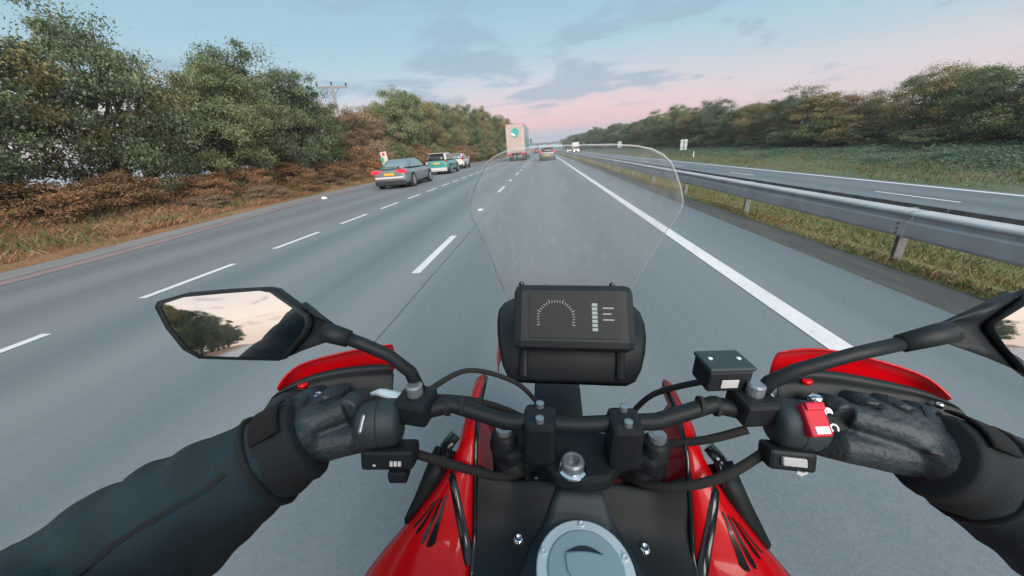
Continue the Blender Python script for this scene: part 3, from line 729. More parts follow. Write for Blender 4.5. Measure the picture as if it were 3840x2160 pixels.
def car(name, label, loc, rz, Lg, W, H, paint, roof, st_, deck, hood, belt, gh, glass, rim_mat, bumper=None, clear=0.22, wr=0.33, axles=(0.19, 0.80), rearz=None):
    """st_ unused slot kept for the shape kind; gh = (rear base, rear top, front top, front base) as fractions of the length"""
    root = empty(name, loc, (0, 0, rz)); tag(root, label, 'car')
    hw = W / 2
    zb = lambda f: clear + (0.10 if f < .02 or f > .98 else 0.0)
    fr = [0, .012, .035, .09, .18, .3, .45, .6, .72, .82, .91, .965, .99, 1.0]
    top = lerp_tab
    tz = [(0, deck - .10), (.012, deck - .03), (.035, deck), (gh[0], deck + .01 if deck < belt else belt), (gh[0] + .08, belt), (gh[3] - .04, belt), (gh[3] + .04, hood + .05), (.9, hood - .03), (.965, hood - .14), (.99, hood - .24), (1.0, hood - .30)]
    wtab = [(0, .80), (.012, .88), (.035, .94), (.09, .985), (.18, 1.0), (.72, 1.0), (.85, .975), (.93, .92), (.975, .83), (1.0, .70)]
    rings = []
    for f in fr:
        z1 = lerp_tab(tz, f); w = hw * lerp_tab(wtab, f); z0 = zb(f); mid = z0 + (z1 - z0) * .55
        half = [(w * .80, z0), (w * .97, z0 + .08), (w, mid), (w * .985, z0 + (z1 - z0) * .80), (w * .93, z1 - .035), (w * .80, z1)]
        ring = [(-a, f * Lg, b) for a, b in half] + [(0, f * Lg, z1 + .012)] + [(a, f * Lg, b) for a, b in reversed(half)] + [(0, f * Lg, z0)]
        rings.append(ring)
    b = MB(); b.loft(rings); body = b.build('body', paint, root, True, sub=1)
    # cabin
    gr = []
    for k, zf in ((0, 0.0), (.25, .25), (.6, .62), (.86, .90), (.97, .985), (1.0, 1.0)):
        z = belt - .02 + (H - belt + .02) * zf
        y0 = Lg * (gh[0] + (gh[1] - gh[0]) * k) + (0.03 if k == 1 else 0); y1 = Lg * (gh[3] + (gh[2] - gh[3]) * k) - (0.03 if k == 1 else 0)
        w = hw * (.90 + (.70 - .90) * zf) * (0.94 if k == 1.0 else 1)
        yc = (y0 + y1) / 2
        gr.append([(-w * .88, y0, z), (-w * .97, y0 + .10, z), (-w, yc, z), (-w * .97, y1 - .16, z), (-w * .84, y1, z), (0, y1 + .06, z),
                   (w * .84, y1, z), (w * .97, y1 - .16, z), (w, yc, z), (w * .97, y0 + .10, z), (w * .88, y0, z), (0, y0 - .05, z)])
    c = MB(); c.loft(gr); cab = c.build('cabin', roof, root, True, sub=1)
    def pane(nm, pts, mat=glass, par=cab):
        m = MB(); m.poly(pts, (0, 0, 0.004)); return m.build(nm, mat, par)
    def gp(k, side, fy):   # a point on the cabin wall: height share k, side -1/1, share of the length fy
        z = belt - .02 + (H - belt + .02) * k
        y0 = Lg * (gh[0] + (gh[1] - gh[0]) * k); y1 = Lg * (gh[3] + (gh[2] - gh[3]) * k)
        return (side * (hw * (.90 - .20 * k) + .004), y0 + (y1 - y0) * fy, z)
    for s in (-1, 1):
        for a, bb in ((.10, .33), (.36, .60), (.63, .88)):
            lo = .14; hi = .86
            m = MB(); q = [gp(lo, s, a), gp(lo, s, bb), gp(hi, s, min(bb, .90)), gp(hi, s, max(a, .13))]
            m.poly(q, (s * .008, 0, 0)); m.build('side_window', glass, cab)
    def rearp(k, x):
        z = belt - .02 + (H - belt + .02) * k; y0 = Lg * (gh[0] + (gh[1] - gh[0]) * k)
        return (x * hw * (.90 - .20 * k), y0 - .026 - .02 * (1 - abs(x)), z)
    def frontp(k, x):
        z = belt - .02 + (H - belt + .02) * k; y1 = Lg * (gh[3] + (gh[2] - gh[3]) * k)
        return (x * hw * (.90 - .20 * k), y1 + .03 + .03 * (1 - abs(x)), z)
    m = MB(); m.grid([[rearp(k, x) for x in (-.82, -.4, 0, .4, .82)] for k in (.12, .5, .88)]); m.build('rear_window', glass, cab, True, solid=.012)
    m = MB(); m.grid([[frontp(k, x) for x in (-.82, -.4, 0, .4, .82)] for k in (.06, .5, .92)]); m.build('windscreen', glass, cab, True, solid=.012)
    for s in (-1, 1):
        for a in axles:
            ar = MB(); ar.lathe([(wr * 1.15, -.01), (wr * 1.15, .010), (wr * .9, .010), (wr * .9, -.01)], 24, (0, 0, 0), 'X'); o = ar.build('wheel_arch', M['trim'], body); o.location = (s * (hw - .012), a * Lg, wr + .02); o.scale = (s, 1, 1)
            wheel(root, s * (hw - .10), a * Lg, wr, .225, rim_mat)
        mm = MB(); mm.lathe([(.02, -.09), (.075, -.06), (.085, 0), (.06, .07), (.02, .09)], 10, (0, 0, 0), 'X'); o = mm.build('door_mirror', paint, root, True)
        o.location = (s * (hw + .07), Lg * (gh[3] - .07), belt + .05)
        hd = MB(); hd.box((s * hw * .68, Lg * .985, hood - .24), (hw * .36, .10, .11), rz=-s * .35); hd.build('headlight', M['lens'], root, bevel=.02)
        for dy in (.40, .58):
            dh = MB(); dh.box((s * (hw + .004), Lg * dy, belt - .16), (.03, .16, .03)); dh.build('door_handle', paint, body)
    rb = MB(); rb.box((0, .02, clear + .10), (W * .84, .12, .22)); rb.build('rear_bumper', bumper or M['trim'], root, bevel=.03)
    pl = MB(); pl.box((0, -.012, rearz or (deck - .26)), (.52, .03, .115)); pl.build('number_plate', M['plate'], root)
    und = MB(); und.box((0, Lg * .5, clear - .02), (W * .80, Lg * .86, .10)); und.build('underbody', M['trim'], root)
    return root

def tails(root, pts, mat):
    for nm, c, d, rz in pts:
        m = MB(); m.box(c, d, rz=rz); m.build(nm, mat, root, bevel=min(d) * .35)

s1 = car('parked_car', 'grey saloon with tail lights lit and black boot spoiler, nearest car in the lay-by', (-7.85, 17.9, 0), R(1.0), 4.95, 1.90, 1.42, M['p_grey'], M['p_grey'], 0, 1.00, .90, .96, (.09, .34, .55, .74), M['glass_sky'], M['rim'], clear=.20, wr=.345, rearz=.72)
tails(s1, [('tail_light', (-.66, .03, .85), (.52, .11, .17), .18), ('tail_light', (.66, .03, .85), (.52, .11, .17), -.18)], M['tail'])
sp = MB(); sp.box((0, .06, 1.055), (1.34, .20, .025)); sp.box((-.5, .10, 1.03), (.04, .1, .06)); sp.box((.5, .10, 1.03), (.04, .1, .06)); sp.build('spoiler', M['trim'], s1)
bs = MB(); bs.box((0, -.030, .55), (1.50, .07, .10)); bs.build('bumper_highlight', M['p_white'], s1, bevel=.03)  # pale strip painted as the highlight across the lower bumper
bs = MB(); bs.box((0, .012, .94), (1.30, .02, .012)); bs.build('boot_seam', M['trim'], s1)
df = MB(); df.box((0, -.015, .34), (1.30, .06, .16)); df.build('diffuser', M['trim'], s1, bevel=.02)
s2 = car('parked_car', 'teal crossover with white roof and pale lower bumper, middle car in the lay-by', (-8.60, 29.0, 0), R(1.0), 4.40, 1.92, 1.64, M['p_teal'], M['p_white'], 1, 1.08, 1.02, 1.06, (.012, .10, .55, .70), M['glass'], M['rim'], bumper=M['p_white'], clear=.27, wr=.37, rearz=.86)
tails(s2, [('tail_light', (-.78, .02, .98), (.26, .10, .12), .2), ('tail_light', (.78, .02, .98), (.26, .10, .12), -.2), ('reflector', (-.72, -.02, .52), (.14, .04, .05), 0), ('reflector', (.72, -.02, .52), (.14, .04, .05), 0)], M['tail_off'])
sp = MB(); sp.box((0, .34, 1.615), (1.22, .30, .035), rx=-.05); sp.build('roof_spoiler', M['p_white'], s2, bevel=.01)
bp_ = MB(); bp_.box((0, -.03, .44), (1.56, .10, .17)); bp_.build('bumper_panel', M['p_white'], s2, bevel=.03)
s3 = car('parked_car', 'small white hatchback with tall red tail lights, farthest car in the lay-by', (-9.15, 37.8, 0), R(1.0), 3.98, 1.74, 1.50, M['p_white'], M['p_white'], 1, .98, .94, .99, (.015, .12, .50, .72), M['glass_sky'], M['rimdark'], clear=.22, wr=.31, rearz=.66)
tails(s3, [('tail_light', (-.74, .05, 1.02), (.15, .10, .40), .25), ('tail_light', (.74, .05, 1.02), (.15, .10, .40), -.25), ('reflector', (.64, -.012, .46), (.16, .04, .07), 0)], M['tail_off'])
sp = MB(); sp.box((0, .40, 1.475), (1.08, .26, .03)); sp.build('roof_spoiler', M['p_white'], s3, bevel=.01)
s4 = car('car_ahead', 'silver hatchback with red tail lights on, driving straight ahead of the rider', (0.42, 43.0, 0), 0, 4.25, 1.80, 1.50, M['p_silver'], M['p_silver'], 1, .98, .96, 1.00, (.02, .14, .52, .72), M['glass'], M['rimdark'], clear=.22, wr=.32, rearz=.60)
tails(s4, [('tail_light', (-.74, .02, .95), (.26, .10, .20), .2), ('tail_light', (.74, .02, .95), (.26, .10, .20), -.2)], M['tail'])
rr = MB(); rr.box((0, .45, 1.49), (1.12, .12, .03)); rr.build('roof_spoiler', M['lens'], s4)
s5 = car('distant_car', 'small dark car far ahead with a red tail light, beyond the box truck', (-2.0, 112.0, 0), 0, 4.3, 1.8, 1.5, M['p_black'], M['p_black'], 1, .98, .96, 1.0, (.02, .14, .52, .72), M['glass'], M['rimdark'])
tails(s5, [('tail_light', (-.72, .0, .95), (.34, .12, .26), .1), ('tail_light', (.72, .0, .95), (.34, .12, .26), -.1)], M['tail'])
s6 = car('oncoming_car', 'dark car with headlights on, oncoming on the far carriageway ahead of the white truck', (11.9, 182.0, DROP), math.pi, 4.3, 1.8, 1.5, M['p_black'], M['p_black'], 1, .98, .96, 1.0, (.02, .14, .52, .72), M['glass'], M['rimdark'])
tails(s6, [('headlight_glow', (-.62, 4.32, .70), (.36, .08, .26), 0), ('headlight_glow', (.62, 4.32, .70), (.36, .08, .26), 0)], M['lamp'])
# oncoming truck
t2 = empty('oncoming_truck', (12.9, 150.0, DROP)); tag(t2, 'white box truck with headlights on, oncoming on the far carriageway', 'truck')
m = MB(); m.box((0, 5.2, 2.45), (2.5, 7.6, 2.9)); m.build('cargo_box', M['p_white'], t2, bevel=.05)
m = MB(); m.box((0, 0.3, 1.55), (2.35, 1.9, 2.1), taper=.94); m.build('cab', M['p_white'], t2, bevel=.12)
m = MB(); m.box((0, -.64, 1.95), (2.0, .06, .75)); m.build('windscreen', M['glass'], t2)
m = MB(); m.box((0, -.66, .62), (2.3, .16, .4)); m.build('bumper', M['trim'], t2, bevel=.03)
for s in (-1, 1):
    m = MB(); m.box((s * .85, -.76, .74), (.40, .08, .26)); m.build('headlight', M['lamp'], t2)
    for yy in (0.6, 6.2, 7.4): wheel(t2, s * 1.05, yy, .5, .3, M['rimdark'])
m = MB(); m.box((0, 4.0, .75), (1.2, 8.5, .3)); m.build('chassis', M['trim'], t2)

# box truck with trailer on the left lane
M['truck_rear'] = pbr('truck_rear', (0.42, 0.335, 0.31), 0.5, noise_s=1.2, noise_a=0.06)
M['truck_side'] = pbr('truck_side', (0.34, 0.42, 0.46), 0.45, noise_s=0.8, noise_a=0.08)
M['truck_frame'] = pbr('truck_frame', (0.30, 0.24, 0.23), 0.5)
M['teal'] = pbr('teal_print', (0.02, 0.30, 0.26), 0.5, noise_s=3.0, noise_a=0.25)
M['navy'] = pbr('slate_print', (0.05, 0.20, 0.22), 0.5)
M['faint'] = pbr('faint_print', (0.26, 0.20, 0.19), 0.6)
tk = empty('box_truck', (-3.65, 50.0, 0)); tag(tk, 'tall articulated box truck with teal hexagon emblem on its pale rear doors', 'truck')
m = MB(); m.box((0, 6.75, 2.86), (2.50, 13.30, 3.50)); body = m.build('trailer_body', M['truck_side'], tk, bevel=.03)
for s in (-1, 1):
    d = MB(); d.box((s * .585, .065, 2.68), (1.165, .05, 2.98)); dd = d.build('rear_door', M['truck_rear'], tk, bevel=.008)
    for dx in (.18, .40):
        lk = MB(); lk.tube([(s * (.585 + (dx - .3) * 1.2), .022, 1.22), (s * (.585 + (dx - .3) * 1.2), .022, 4.12)], .013, 6); lk.build('lock_rod', M['truck_rear'], dd)
    for zz in (1.5, 2.3, 3.1, 3.9):
        hg = MB(); hg.box((s * 1.165, .03, zz), (.09, .03, .06)); hg.build('hinge', M['truck_frame'], dd)
    fm = MB(); fm.box((s * 1.215, .07, 2.86), (.085, .10, 3.52)); fm.build('corner_post', M['truck_frame'], tk)
    ml = MB(); ml.lathe([(.02, -.02), (.085, -.015), (.085, .02), (.05, .035)], 12, (0, 0, 0), 'Y'); o = ml.build('marker_light', M['tail'], tk); o.location = (s * 1.08, .0, 4.44); o.scale = (1, -1, 1)
    tl = MB(); tl.box((s * .98, .03, .98), (.42, .08, .19)); tl.build('tail_light', M['tail'], tk, bevel=.02)
    mf = MB(); mf.box((s * .92, 2.05, .52), (.5, .02, .62)); mf.build('mudflap', M['rubber'], tk)
    for yy in (2.6, 3.9, 5.2, 14.6): wheel(tk, s * 1.0, yy, .5, .36, M['rimdark'])
    sg = MB(); sg.box((s * 1.245, 8.6, .85), (.04, 5.0, .55)); sg.build('side_guard', M['truck_side'], tk)
m = MB(); m.box((0, .065, 4.38), (2.33, .07, .36)); m.build('header', M['truck_rear'], tk)
m = MB(); m.box((0, .05, 4.585), (2.52, .10, .06)); m.build('roof_edge', M['truck_frame'], tk)
m = MB(); m.box((0, .06, 1.10), (2.42, .10, .10)); m.build('rear_sill', M['truck_frame'], tk)
m = MB(); m.box((0, .12, .62), (2.3, .10, .12)); m.box((-.7, .25, .8), (.08, .2, .4)); m.box((.7, .25, .8), (.08, .2, .4)); m.build('underrun_bar', M['p_silver'], tk)
m = MB(); m.box((0, 7, .95), (1.0, 13.0, .24)); m.build('chassis', M['trim'], tk)
# emblem and faint lettering on the doors (flat print)
def hexpts(r, cx, cz, y): return [(cx + r * .94 * math.sin(a), y, cz + r * math.cos(a)) for a in [k * math.pi / 3 for k in range(6)]]
LX, LZ, LR = -0.02, 3.56, .62
m = MB(); m.poly([(LX + .94 * LR * x, .035, LZ + LR * z) for x, z in ((0, 1), (.866, .5), (.866, -.36), (0, -.80), (-.866, -.36), (-.866, .5))], (0, -.006, 0)); m.build('emblem', M['teal'], tk)
m = MB(); m.poly([(LX + LR * x, .028, LZ + LR * z) for x, z in ((-.82, -.12), (-.52, -.02), (-.30, -.22), (-.10, -.30), (0, -.66), (-.42, -.52), (-.82, -.36))], (0, -.004, 0)); m.build('emblem_swoosh', M['white'], tk)  # white swoosh printed on the emblem
m = MB(); m.poly([(LX + .94 * LR * x, .035, LZ + LR * z) for x, z in ((-.866, -.50), (0, -.94), (.866, -.50), (.866, -.72), (0, -1.16), (-.866, -.72))], (0, -.006, 0)); m.build('emblem_base', M['navy'], tk)
rg = random.Random(3); m = MB()
for z0, x0, x1, hh in ((2.66, -.95, -.18, .09), (2.66, -.02, .95, .10), (2.36, -.36, .32, .07)):
    x = x0
    while x < x1:
        w = rg.uniform(.03, .07); m.box((x + w / 2, .0345, z0), (w, .006, hh * rg.uniform(.7, 1))); x += w + .022
m.build('lettering', M['faint'], tk)
m = MB(); m.box((0, .036, 1.92), (2.28, .008, .05)); m.box((0, .036, 1.30), (2.28, .008, .06)); m.build('door_rib', M['faint'], tk)
m = MB(); m.poly([(1.262, y, z) for y, z in ((.5, 2.0), (.7, 3.1), (1.3, 3.5), (1.9, 3.2), (2.3, 2.4), (2.1, 1.6), (1.4, 1.35))], (.004, 0, 0)); m.build('side_emblem', M['teal'], tk)
M['teal_pale'] = pbr('teal_pale_print', (0.10, 0.40, 0.39), 0.45, noise_s=0.6, noise_a=0.15)
m = MB(); m.poly([(1.256, y, z) for y, z in ((3.2, 1.3), (3.2, 2.0), (6.5, 2.9), (12.8, 3.3), (12.8, 1.3))], (.004, 0, 0)); m.build('side_stripe', M['teal_pale'], tk)
m = MB(); m.box((0, 15.3, 2.15), (2.45, 2.1, 2.9), taper=.95); m.build('cab', M['p_white'], tk, bevel=.12)
for s in (-1, 1):
    m = MB(); m.box((s * 1.50, 16.1, 2.65), (.22, .14, .75)); m.box((s * 1.36, 16.1, 2.9), (.2, .05, .05)); m.build('cab_mirror', M['trim'], tk, bevel=.03)

# ------------------------------------------------------------------ signs, poles, bridge
M['sign_back'] = pbr('sign_back', (0.42, 0.48, 0.46), 0.5, 0.3, noise_s=4, noise_a=0.1)
M['sign_face'] = pbr('sign_face', (0.66, 0.60, 0.56), 0.5)
M['sign_green'] = pbr('sign_green', (0.05, 0.42, 0.25), 0.5)
M['sign_red'] = pbr('sign_red', (0.55, 0.10, 0.10), 0.5)
M['wood'] = pbr('weathered_wood', (0.22, 0.20, 0.20), 0.9, noise_s=6, noise_a=0.25)
M['bridge'] = pbr('bridge_concrete', (0.10, 0.115, 0.12), 0.8, noise_s=.2, noise_a=.2)
def sign(name, label, loc, w, h, z0, rz=0.0, cat='road sign', post_r=.045):
    s = empty(name, loc, (0, 0, rz)); tag(s, label, cat)
    m = MB(); m.box((0, 0, z0 + h / 2), (w, .02, h)); m.build('panel', M['sign_back'], s, bevel=.004)
    m = MB(); m.box((0, -.03, z0 + h * .25), (w * .92, .035, .05)); m.box((0, -.03, z0 + h * .75), (w * .92, .035, .05)); m.build('bracket', M['post'], s)
    m = MB(); m.tube([(0, -.07, -.3), (0, -.07, z0 + h * .95)], post_r, 10); m.build('post', M['post'], s)
    return s
sign('road_sign', 'pale grey back of a road sign on a post beside the far carriageway edge', (19.6, 54.5, -1.28), .95, 1.35, 1.0, R(6))
sign('road_sign', 'small grey road sign back half hidden behind the windscreen top edge', (19.8, 100.0, -1.28), 1.0, 1.5, 1.3)
sign('road_sign', 'tall thin grey sign post far off near the oncoming truck', (18.6, 176.0, -1.28), .5, .6, 3.1, post_r=.10)
mk = empty('marker_post', (19.7, 51.0, -1.28)); tag(mk, 'short white marker post in the grass beside the far carriageway', 'marker post')
m = MB(); m.box((0, 0, .40), (.13, .07, .80), taper=.9); m.build('shaft', M['white'], mk, bevel=.015)
m = MB(); m.box((0, -.037, .62), (.07, .006, .14)); m.build('reflector', M['tail_off'], mk)
ls = empty('information_panel', (-12.2, 27.6, .25), (0, 0, R(-8))); tag(ls, 'narrow leaning white panel with red and green print behind the grey saloon', 'sign')
m = MB(); m.box((0, 0, 1.0), (.52, .04, 1.55), ry=R(-4)); pn = m.build('panel', M['sign_face'], ls, bevel=.006)
m = MB(); m.poly([(x - .06, -.026, z) for x, z in ((-.20, 1.42), (.02, 1.36), (.04, 1.08), (-.16, .95), (-.20, 1.2))], (0, -.004, 0)); m.build('green_print', M['sign_green'], ls)
m = MB(); m.poly([(x - .06, -.026, z) for x, z in ((-.12, 1.70), (.16, 1.70), (.14, 1.50), (-.06, 1.46))], (0, -.004, 0)); m.build('red_print', M['sign_red'], ls)
m = MB(); m.tube([(-.16, .06, -.3), (-.2, .06, 1.6)], .035, 8); m.tube([(.16, .06, -.3), (.12, .06, 1.6)], .035, 8); m.build('post', M['post'], ls)
up = empty('utility_pole', (-22.0, 40.2, .95), (0, 0, R(22))); tag(up, 'wooden utility pole with a crossarm and three insulators above the russet trees', 'utility pole')
m = MB(); m.tube([(0, 0, -.5), (0, 0, 4), (0, 0, 8.2)], [.17, .15, .12], 12); m.build('pole', M['wood'], up, True)
m = MB(); m.box((0, .02, 8.02), (3.0, .12, .14)); ca = m.build('crossarm', M['wood'], up)
m = MB(); m.tube([(0, .1, 7.25), (-.62, .1, 7.95)], .03, 6); m.tube([(0, .1, 7.25), (.62, .1, 7.95)], .03, 6); m.build('brace', M['post'], up)
for dx, dz_ in ((-1.42, 8.1), (0, 8.22), (1.42, 8.1)):
    m = MB(); m.lathe([(.02, 0), (.035, .05), (.10, .10), (.06, .16), (.11, .22), (.05, .32), (.02, .34)], 10, (dx, .02, dz_)); m.build('insulator', M['trim'], up, True)
bg_ = empty('road_bridge', (4.0, 420.0, 0)); tag(bg_, 'dark flat road bridge crossing the carriageways far ahead', 'bridge')
m = MB(); m.box((0, 0, 5.6), (120, 9, 1.1)); m.build('deck', M['bridge'], bg_)
m = MB(); m.box((0, -4.6, 6.6), (120, .12, .9)); m.build('parapet', M['post'], bg_)
for px_ in (-10.5, 2.2, 14.5):
    m = MB(); m.box((px_, 0, 1.6), (1.0, 7, 7.2)); m.build('pier', M['bridge'], bg_)
lt = MB(); lt.box((0, 0, .05), (.16, .14, .10), rz=.5, taper=.5); lt.box((.10, .06, .03), (.12, .10, .06), rz=-.3, taper=.6)
o = lt.build('litter', M['white'], bevel=.01); o.location = (E_(15) + .25, 15.2, 0.0); o.rotation_euler = (0, 0, .4)
tag(o, 'crumpled scrap of white litter by the gutter of the lay-by', 'litter')

# ------------------------------------------------------------------ the motorcycle the rider sits on
TH, XB = R(2.9), -0.017
bike = empty('motorcycle', (XB, 0, 0), (0, TH, 0))
tag(bike, 'red and black motorcycle with clear windscreen, two mirrors and hand guards under the rider', 'motorcycle')
def B(m, name, mat, parent=None, **k): return m.build(name, mat, parent or bike, **k)
def steer(l, y, h, a=R(3.3)):
    x, yy = l, y - .34; return (x * math.cos(a) - yy * math.sin(a), .34 + x * math.sin(a) + yy * math.cos(a), h)

def smooth_path_(pts, n):
    P = [Vector(p) for p in pts]; out = []
    for i in range(len(P) - 1):
        p0 = P[max(i - 1, 0)]; p1 = P[i]; p2 = P[i + 1]; p3 = P[min(i + 2, len(P) - 1)]
        for q in range(n):
            t = q / n; out.append(.5 * ((2 * p1) + (p2 - p0) * t + (2 * p0 - 5 * p1 + 4 * p2 - p3) * t * t + (3 * p1 - p0 - 3 * p2 + p3) * t ** 3))
    return out + [P[-1]], None
# windscreen: curved sheet, outline from its base to the rounded top
def scr_y(l, h): return .60 + .5 * (1.40 - h) - 1.3 * l * l
prof_s = [(1.06, .130), (1.10, .139), (1.187, .157), (1.25, .169), (1.28, .177), (1.30, .180), (1.312, .1795), (1.335, .170), (1.358, .157), (1.374, .146), (1.386, .132), (1.394, .115), (1.399, .092), (1.4015, .060), (1.402, .02)]
rows = []
for h, w in prof_s:
    rows.append([(w * t - .004, scr_y(w * t, h), h) for t in [k / 14.0 - 1 for k in range(29)]])
m = MB(); m.grid(rows); scr = B(m, 'windscreen', M['screen'], smooth=True, solid=.0035)
edge = [(w - .004, scr_y(w, h), h) for h, w in prof_s] + [(-w - .004, scr_y(w, h), h) for h, w in reversed(prof_s)]
er = [.0014 if p[0] > .05 else (.0006 if p[0] < -.05 else .0010) for p in edge]
m = MB(); m.tube(edge, er, 6); m.build('screen_edge', M['screen_edge'], scr, True)
for l_, h_ in ((-.10, 1.115), (.10, 1.115), (-.045, 1.10), (.045, 1.10)):
    m = MB(); m.lathe([(.0065, -.005), (.0065, .002), (.003, .004)], 12, (0, 0, 0), 'Y'); o = m.build('screen_screw', M['blackgl'], scr, True); o.location = (l_, scr_y(l_, h_) - .004, h_); o.scale = (1, -1, 1)

# nose cowl below the screen, instrument panel behind it
m = MB()
cr = []
for y, w, h0, h1 in ((.60, .140, .95, 1.075), (.64, .150, .94, 1.080), (.70, .155, .92, 1.075), (.80, .140, .88, 1.02), (.90, .10, .84, .95), (.96, .05, .82, .88)):
    cr.append([(-w, y, h0), (-w * 1.02, y, (h0 + h1) / 2), (-w * .8, y, h1 - .015), (0, y, h1), (w * .8, y, h1 - .015), (w * 1.02, y, (h0 + h1) / 2), (w, y, h0)])
m.grid(cr); cowl = B(m, 'nose_cowl', M['red'], smooth=True, sub=1, solid=.004)
m = MB()
m.grid([[(-.150, .70, 1.085), (-.08, .72, 1.098), (0, .725, 1.10), (.08, .72, 1.098), (.150, .70, 1.085)], [(-.145, .60, 1.09), (-.08, .60, 1.105), (0, .60, 1.11), (.08, .60, 1.105), (.145, .60, 1.09)],
        [(-.135, .545, 1.06), (-.08, .54, 1.075), (0, .54, 1.08), (.08, .54, 1.075), (.135, .545, 1.06)], [(-.12, .53, .99), (-.08, .52, 1.0), (0, .52, 1.0), (.08, .52, 1.0), (.12, .53, .99)]])
B(m, 'inner_cowl', M['blackpl'], smooth=True, sub=1, solid=.004)
m = MB(); m.box((0, .545, 1.125), (.205, .035, .115), rx=R(-38)); dash_o = B(m, 'instrument_panel', M['blackpl'], bevel=.014)
m = MB(); m.box((0, .5315, 1.1355), (.150, .004, .078), rx=R(-38)); lcd = m.build('display', M['lcd'], dash_o, bevel=.001)
dn = Matrix.Rotation(R(-38), 3, 'X')
def on_dash(u, v, w=.0030): return Vector((0, .5315, 1.1355)) + dn @ Vector((u, -w, v))
m = MB()
for q in range(26):       # rev-counter ticks in an arc
    a = R(200 - 220 * q / 25.0); r0, r1 = .028, (.0345 if q % 5 == 0 else .032); c_, s_ = math.cos(a), math.sin(a); t_ = .0006
    m.add([on_dash(-.030 + r0 * c_ - t_ * s_, -.006 + r0 * s_ + t_ * c_), on_dash(-.030 + r0 * c_ + t_ * s_, -.006 + r0 * s_ - t_ * c_), on_dash(-.030 + r1 * c_ + t_ * s_, -.006 + r1 * s_ - t_ * c_), on_dash(-.030 + r1 * c_ - t_ * s_, -.006 + r1 * s_ + t_ * c_)], [(0, 1, 2, 3)])
for q in range(7):        # fuel level blocks
    m.add([on_dash(.030 + x_, -.026 + q * .0070 + z_) for x_, z_ in ((0, 0), (.009, 0), (.009, .0052), (0, .0052))], [(0, 1, 2, 3)])
for x_, z_, w_ in ((.048, .012, .018), (.048, .002, .014), (.048, -.008, .018)): m.add([on_dash(x_ + a, z_ + c) for a, c in ((0, 0), (w_, 0), (w_, .0022), (0, .0022))], [(0, 1, 2, 3)])
tag(m.build('display_bar', M['lcdseg'], dash_o), kind='stuff')
for s in (-1, 1):
    m = MB(); m.tube([(s * .085, .52, 1.02), (s * .085, .56, 1.09)], .008, 8); B(m, 'panel_bracket', M['blackpl'])

# yoke, stem nut, clamps and bar
m = MB(); m.poly([(x, y, .985) for x, y in ((-.130, .385), (-.118, .362), (-.095, .350), (-.078, .360), (-.055, .352), (-.036, .326), (0, .320), (.036, .326), (.055, .352), (.078, .360), (.095, .350), (.118, .362), (.130, .385), (.09, .405), (-.09, .405))], (0, 0, .024)); yoke = B(m, 'top_yoke', M['blackpl'], bevel=.006)
m = MB(); m.lathe([(.0145, 0), (.0150, .002), (.0150, .012), (.0125, .015), (.0085, .015), (.0080, .004), (.001, .004)], 24, (-.012, .338, 1.010)); m.build('stem_nut', M['bolt'], yoke, False, bevel=.0008)
m = MB(); m.lathe([(.019, 0), (.019, .003), (.016, .005)], 24, (-.012, .338, 1.008)); m.build('stem_washer', M['chrome'], yoke)
for s in (-1, 1):
    m = MB(); m.lathe([(.019, -.45), (.019, .030), (.015, .036), (.006, .036)], 20, (s * .105, .378, .99)); B(m, 'fork_tube', M['blackpl'], smooth=True)
    m = MB(); m.lathe([(.012, 0), (.012, .008), (.005, .010)], 12, (s * .105, .378, 1.026)); m.build('fork_cap', M['bolt'], yoke)
    m = MB(); m.box((s * .055, .362, 1.04), (.042, .046, .07)); cl = B(m, 'bar_clamp', M['blackpl'], bevel=.008)
    for dy in (-.014, .014):
        m = MB(); m.lathe([(.0055, 0), (.0055, .007), (.003, .008)], 10, (s * .055, .362 + dy, 1.075)); m.build('clamp_bolt', M['bolt'], cl)
bar_pts = [steer(-.425, .322, 1.070), steer(-.25, .352, 1.078), steer(-.17, .372, 1.085), steer(-.10, .366, 1.062), steer(0, .364, 1.058), steer(.10, .366, 1.062), steer(.17, .372, 1.085), steer(.25, .352, 1.078), steer(.425, .322, 1.070)]
m = MB(); m.tube(bar_pts, .0112, 12); B(m, 'handlebar', M['blackpl'], smooth=True)
for s in (-1, 1):
    g0, g1 = Vector(steer(s * .285, .346, 1.077)), Vector(steer(s * .412, .324, 1.071))
    m = MB(); m.tube([g0.lerp(g1, k / 14) for k in range(15)], [.0172 if k % 2 else .0160 for k in range(15)], 14); B(m, 'grip', M['rubber'])
    m = MB(); m.tube([g1, g1 + (g1 - g0).normalized() * .03], [.017, .015], 14); B(m, 'bar_end', M['alu'], smooth=True)

# switch housings
def housing(s, name):
    c0, c1 = Vector(steer(s * .232, .350, 1.078)), Vector(steer(s * .284, .342, 1.077))
    m = MB(); m.tube([c0, c0.lerp(c1, .12), c0.lerp(c1, .5), c0.lerp(c1, .85), c1], [.022, .029, .030, .029, .024], 18); return B(m, name, M['pad'], smooth=True), c0, c1
hr_, c0, c1 = housing(1, 'right_switch_housing')
m = MB(); m.box(steer(.246, .330, 1.043), (.052, .030, .026), rz=R(-4), rx=R(-18)); m.build('switch_block', M['blackpl'], hr_, bevel=.005)
ctr = Vector(steer(.263, .345, 1.0775)); nrm_ = Vector((0, -.62, .78)).normalized(); upv = Vector((1, 0, 0)).cross(nrm_) * -1
def on_switch(u, v, w): return ctr + Vector((1, .10, 0)).normalized() * u + Vector((0, .78, .62)) * v + nrm_ * (.0285 + w)
def slab(u0, u1, v0, v1, w0, w1):
    m = MB(); m.add([on_switch(u, v, w) for w in (w0, w1) for u, v in ((u0, v0), (u1, v0), (u1, v1), (u0, v1))], [(3, 2, 1, 0), (4, 5, 6, 7), (0, 1, 5, 4), (1, 2, 6, 5), (2, 3, 7, 6), (3, 0, 4, 7)]); return m
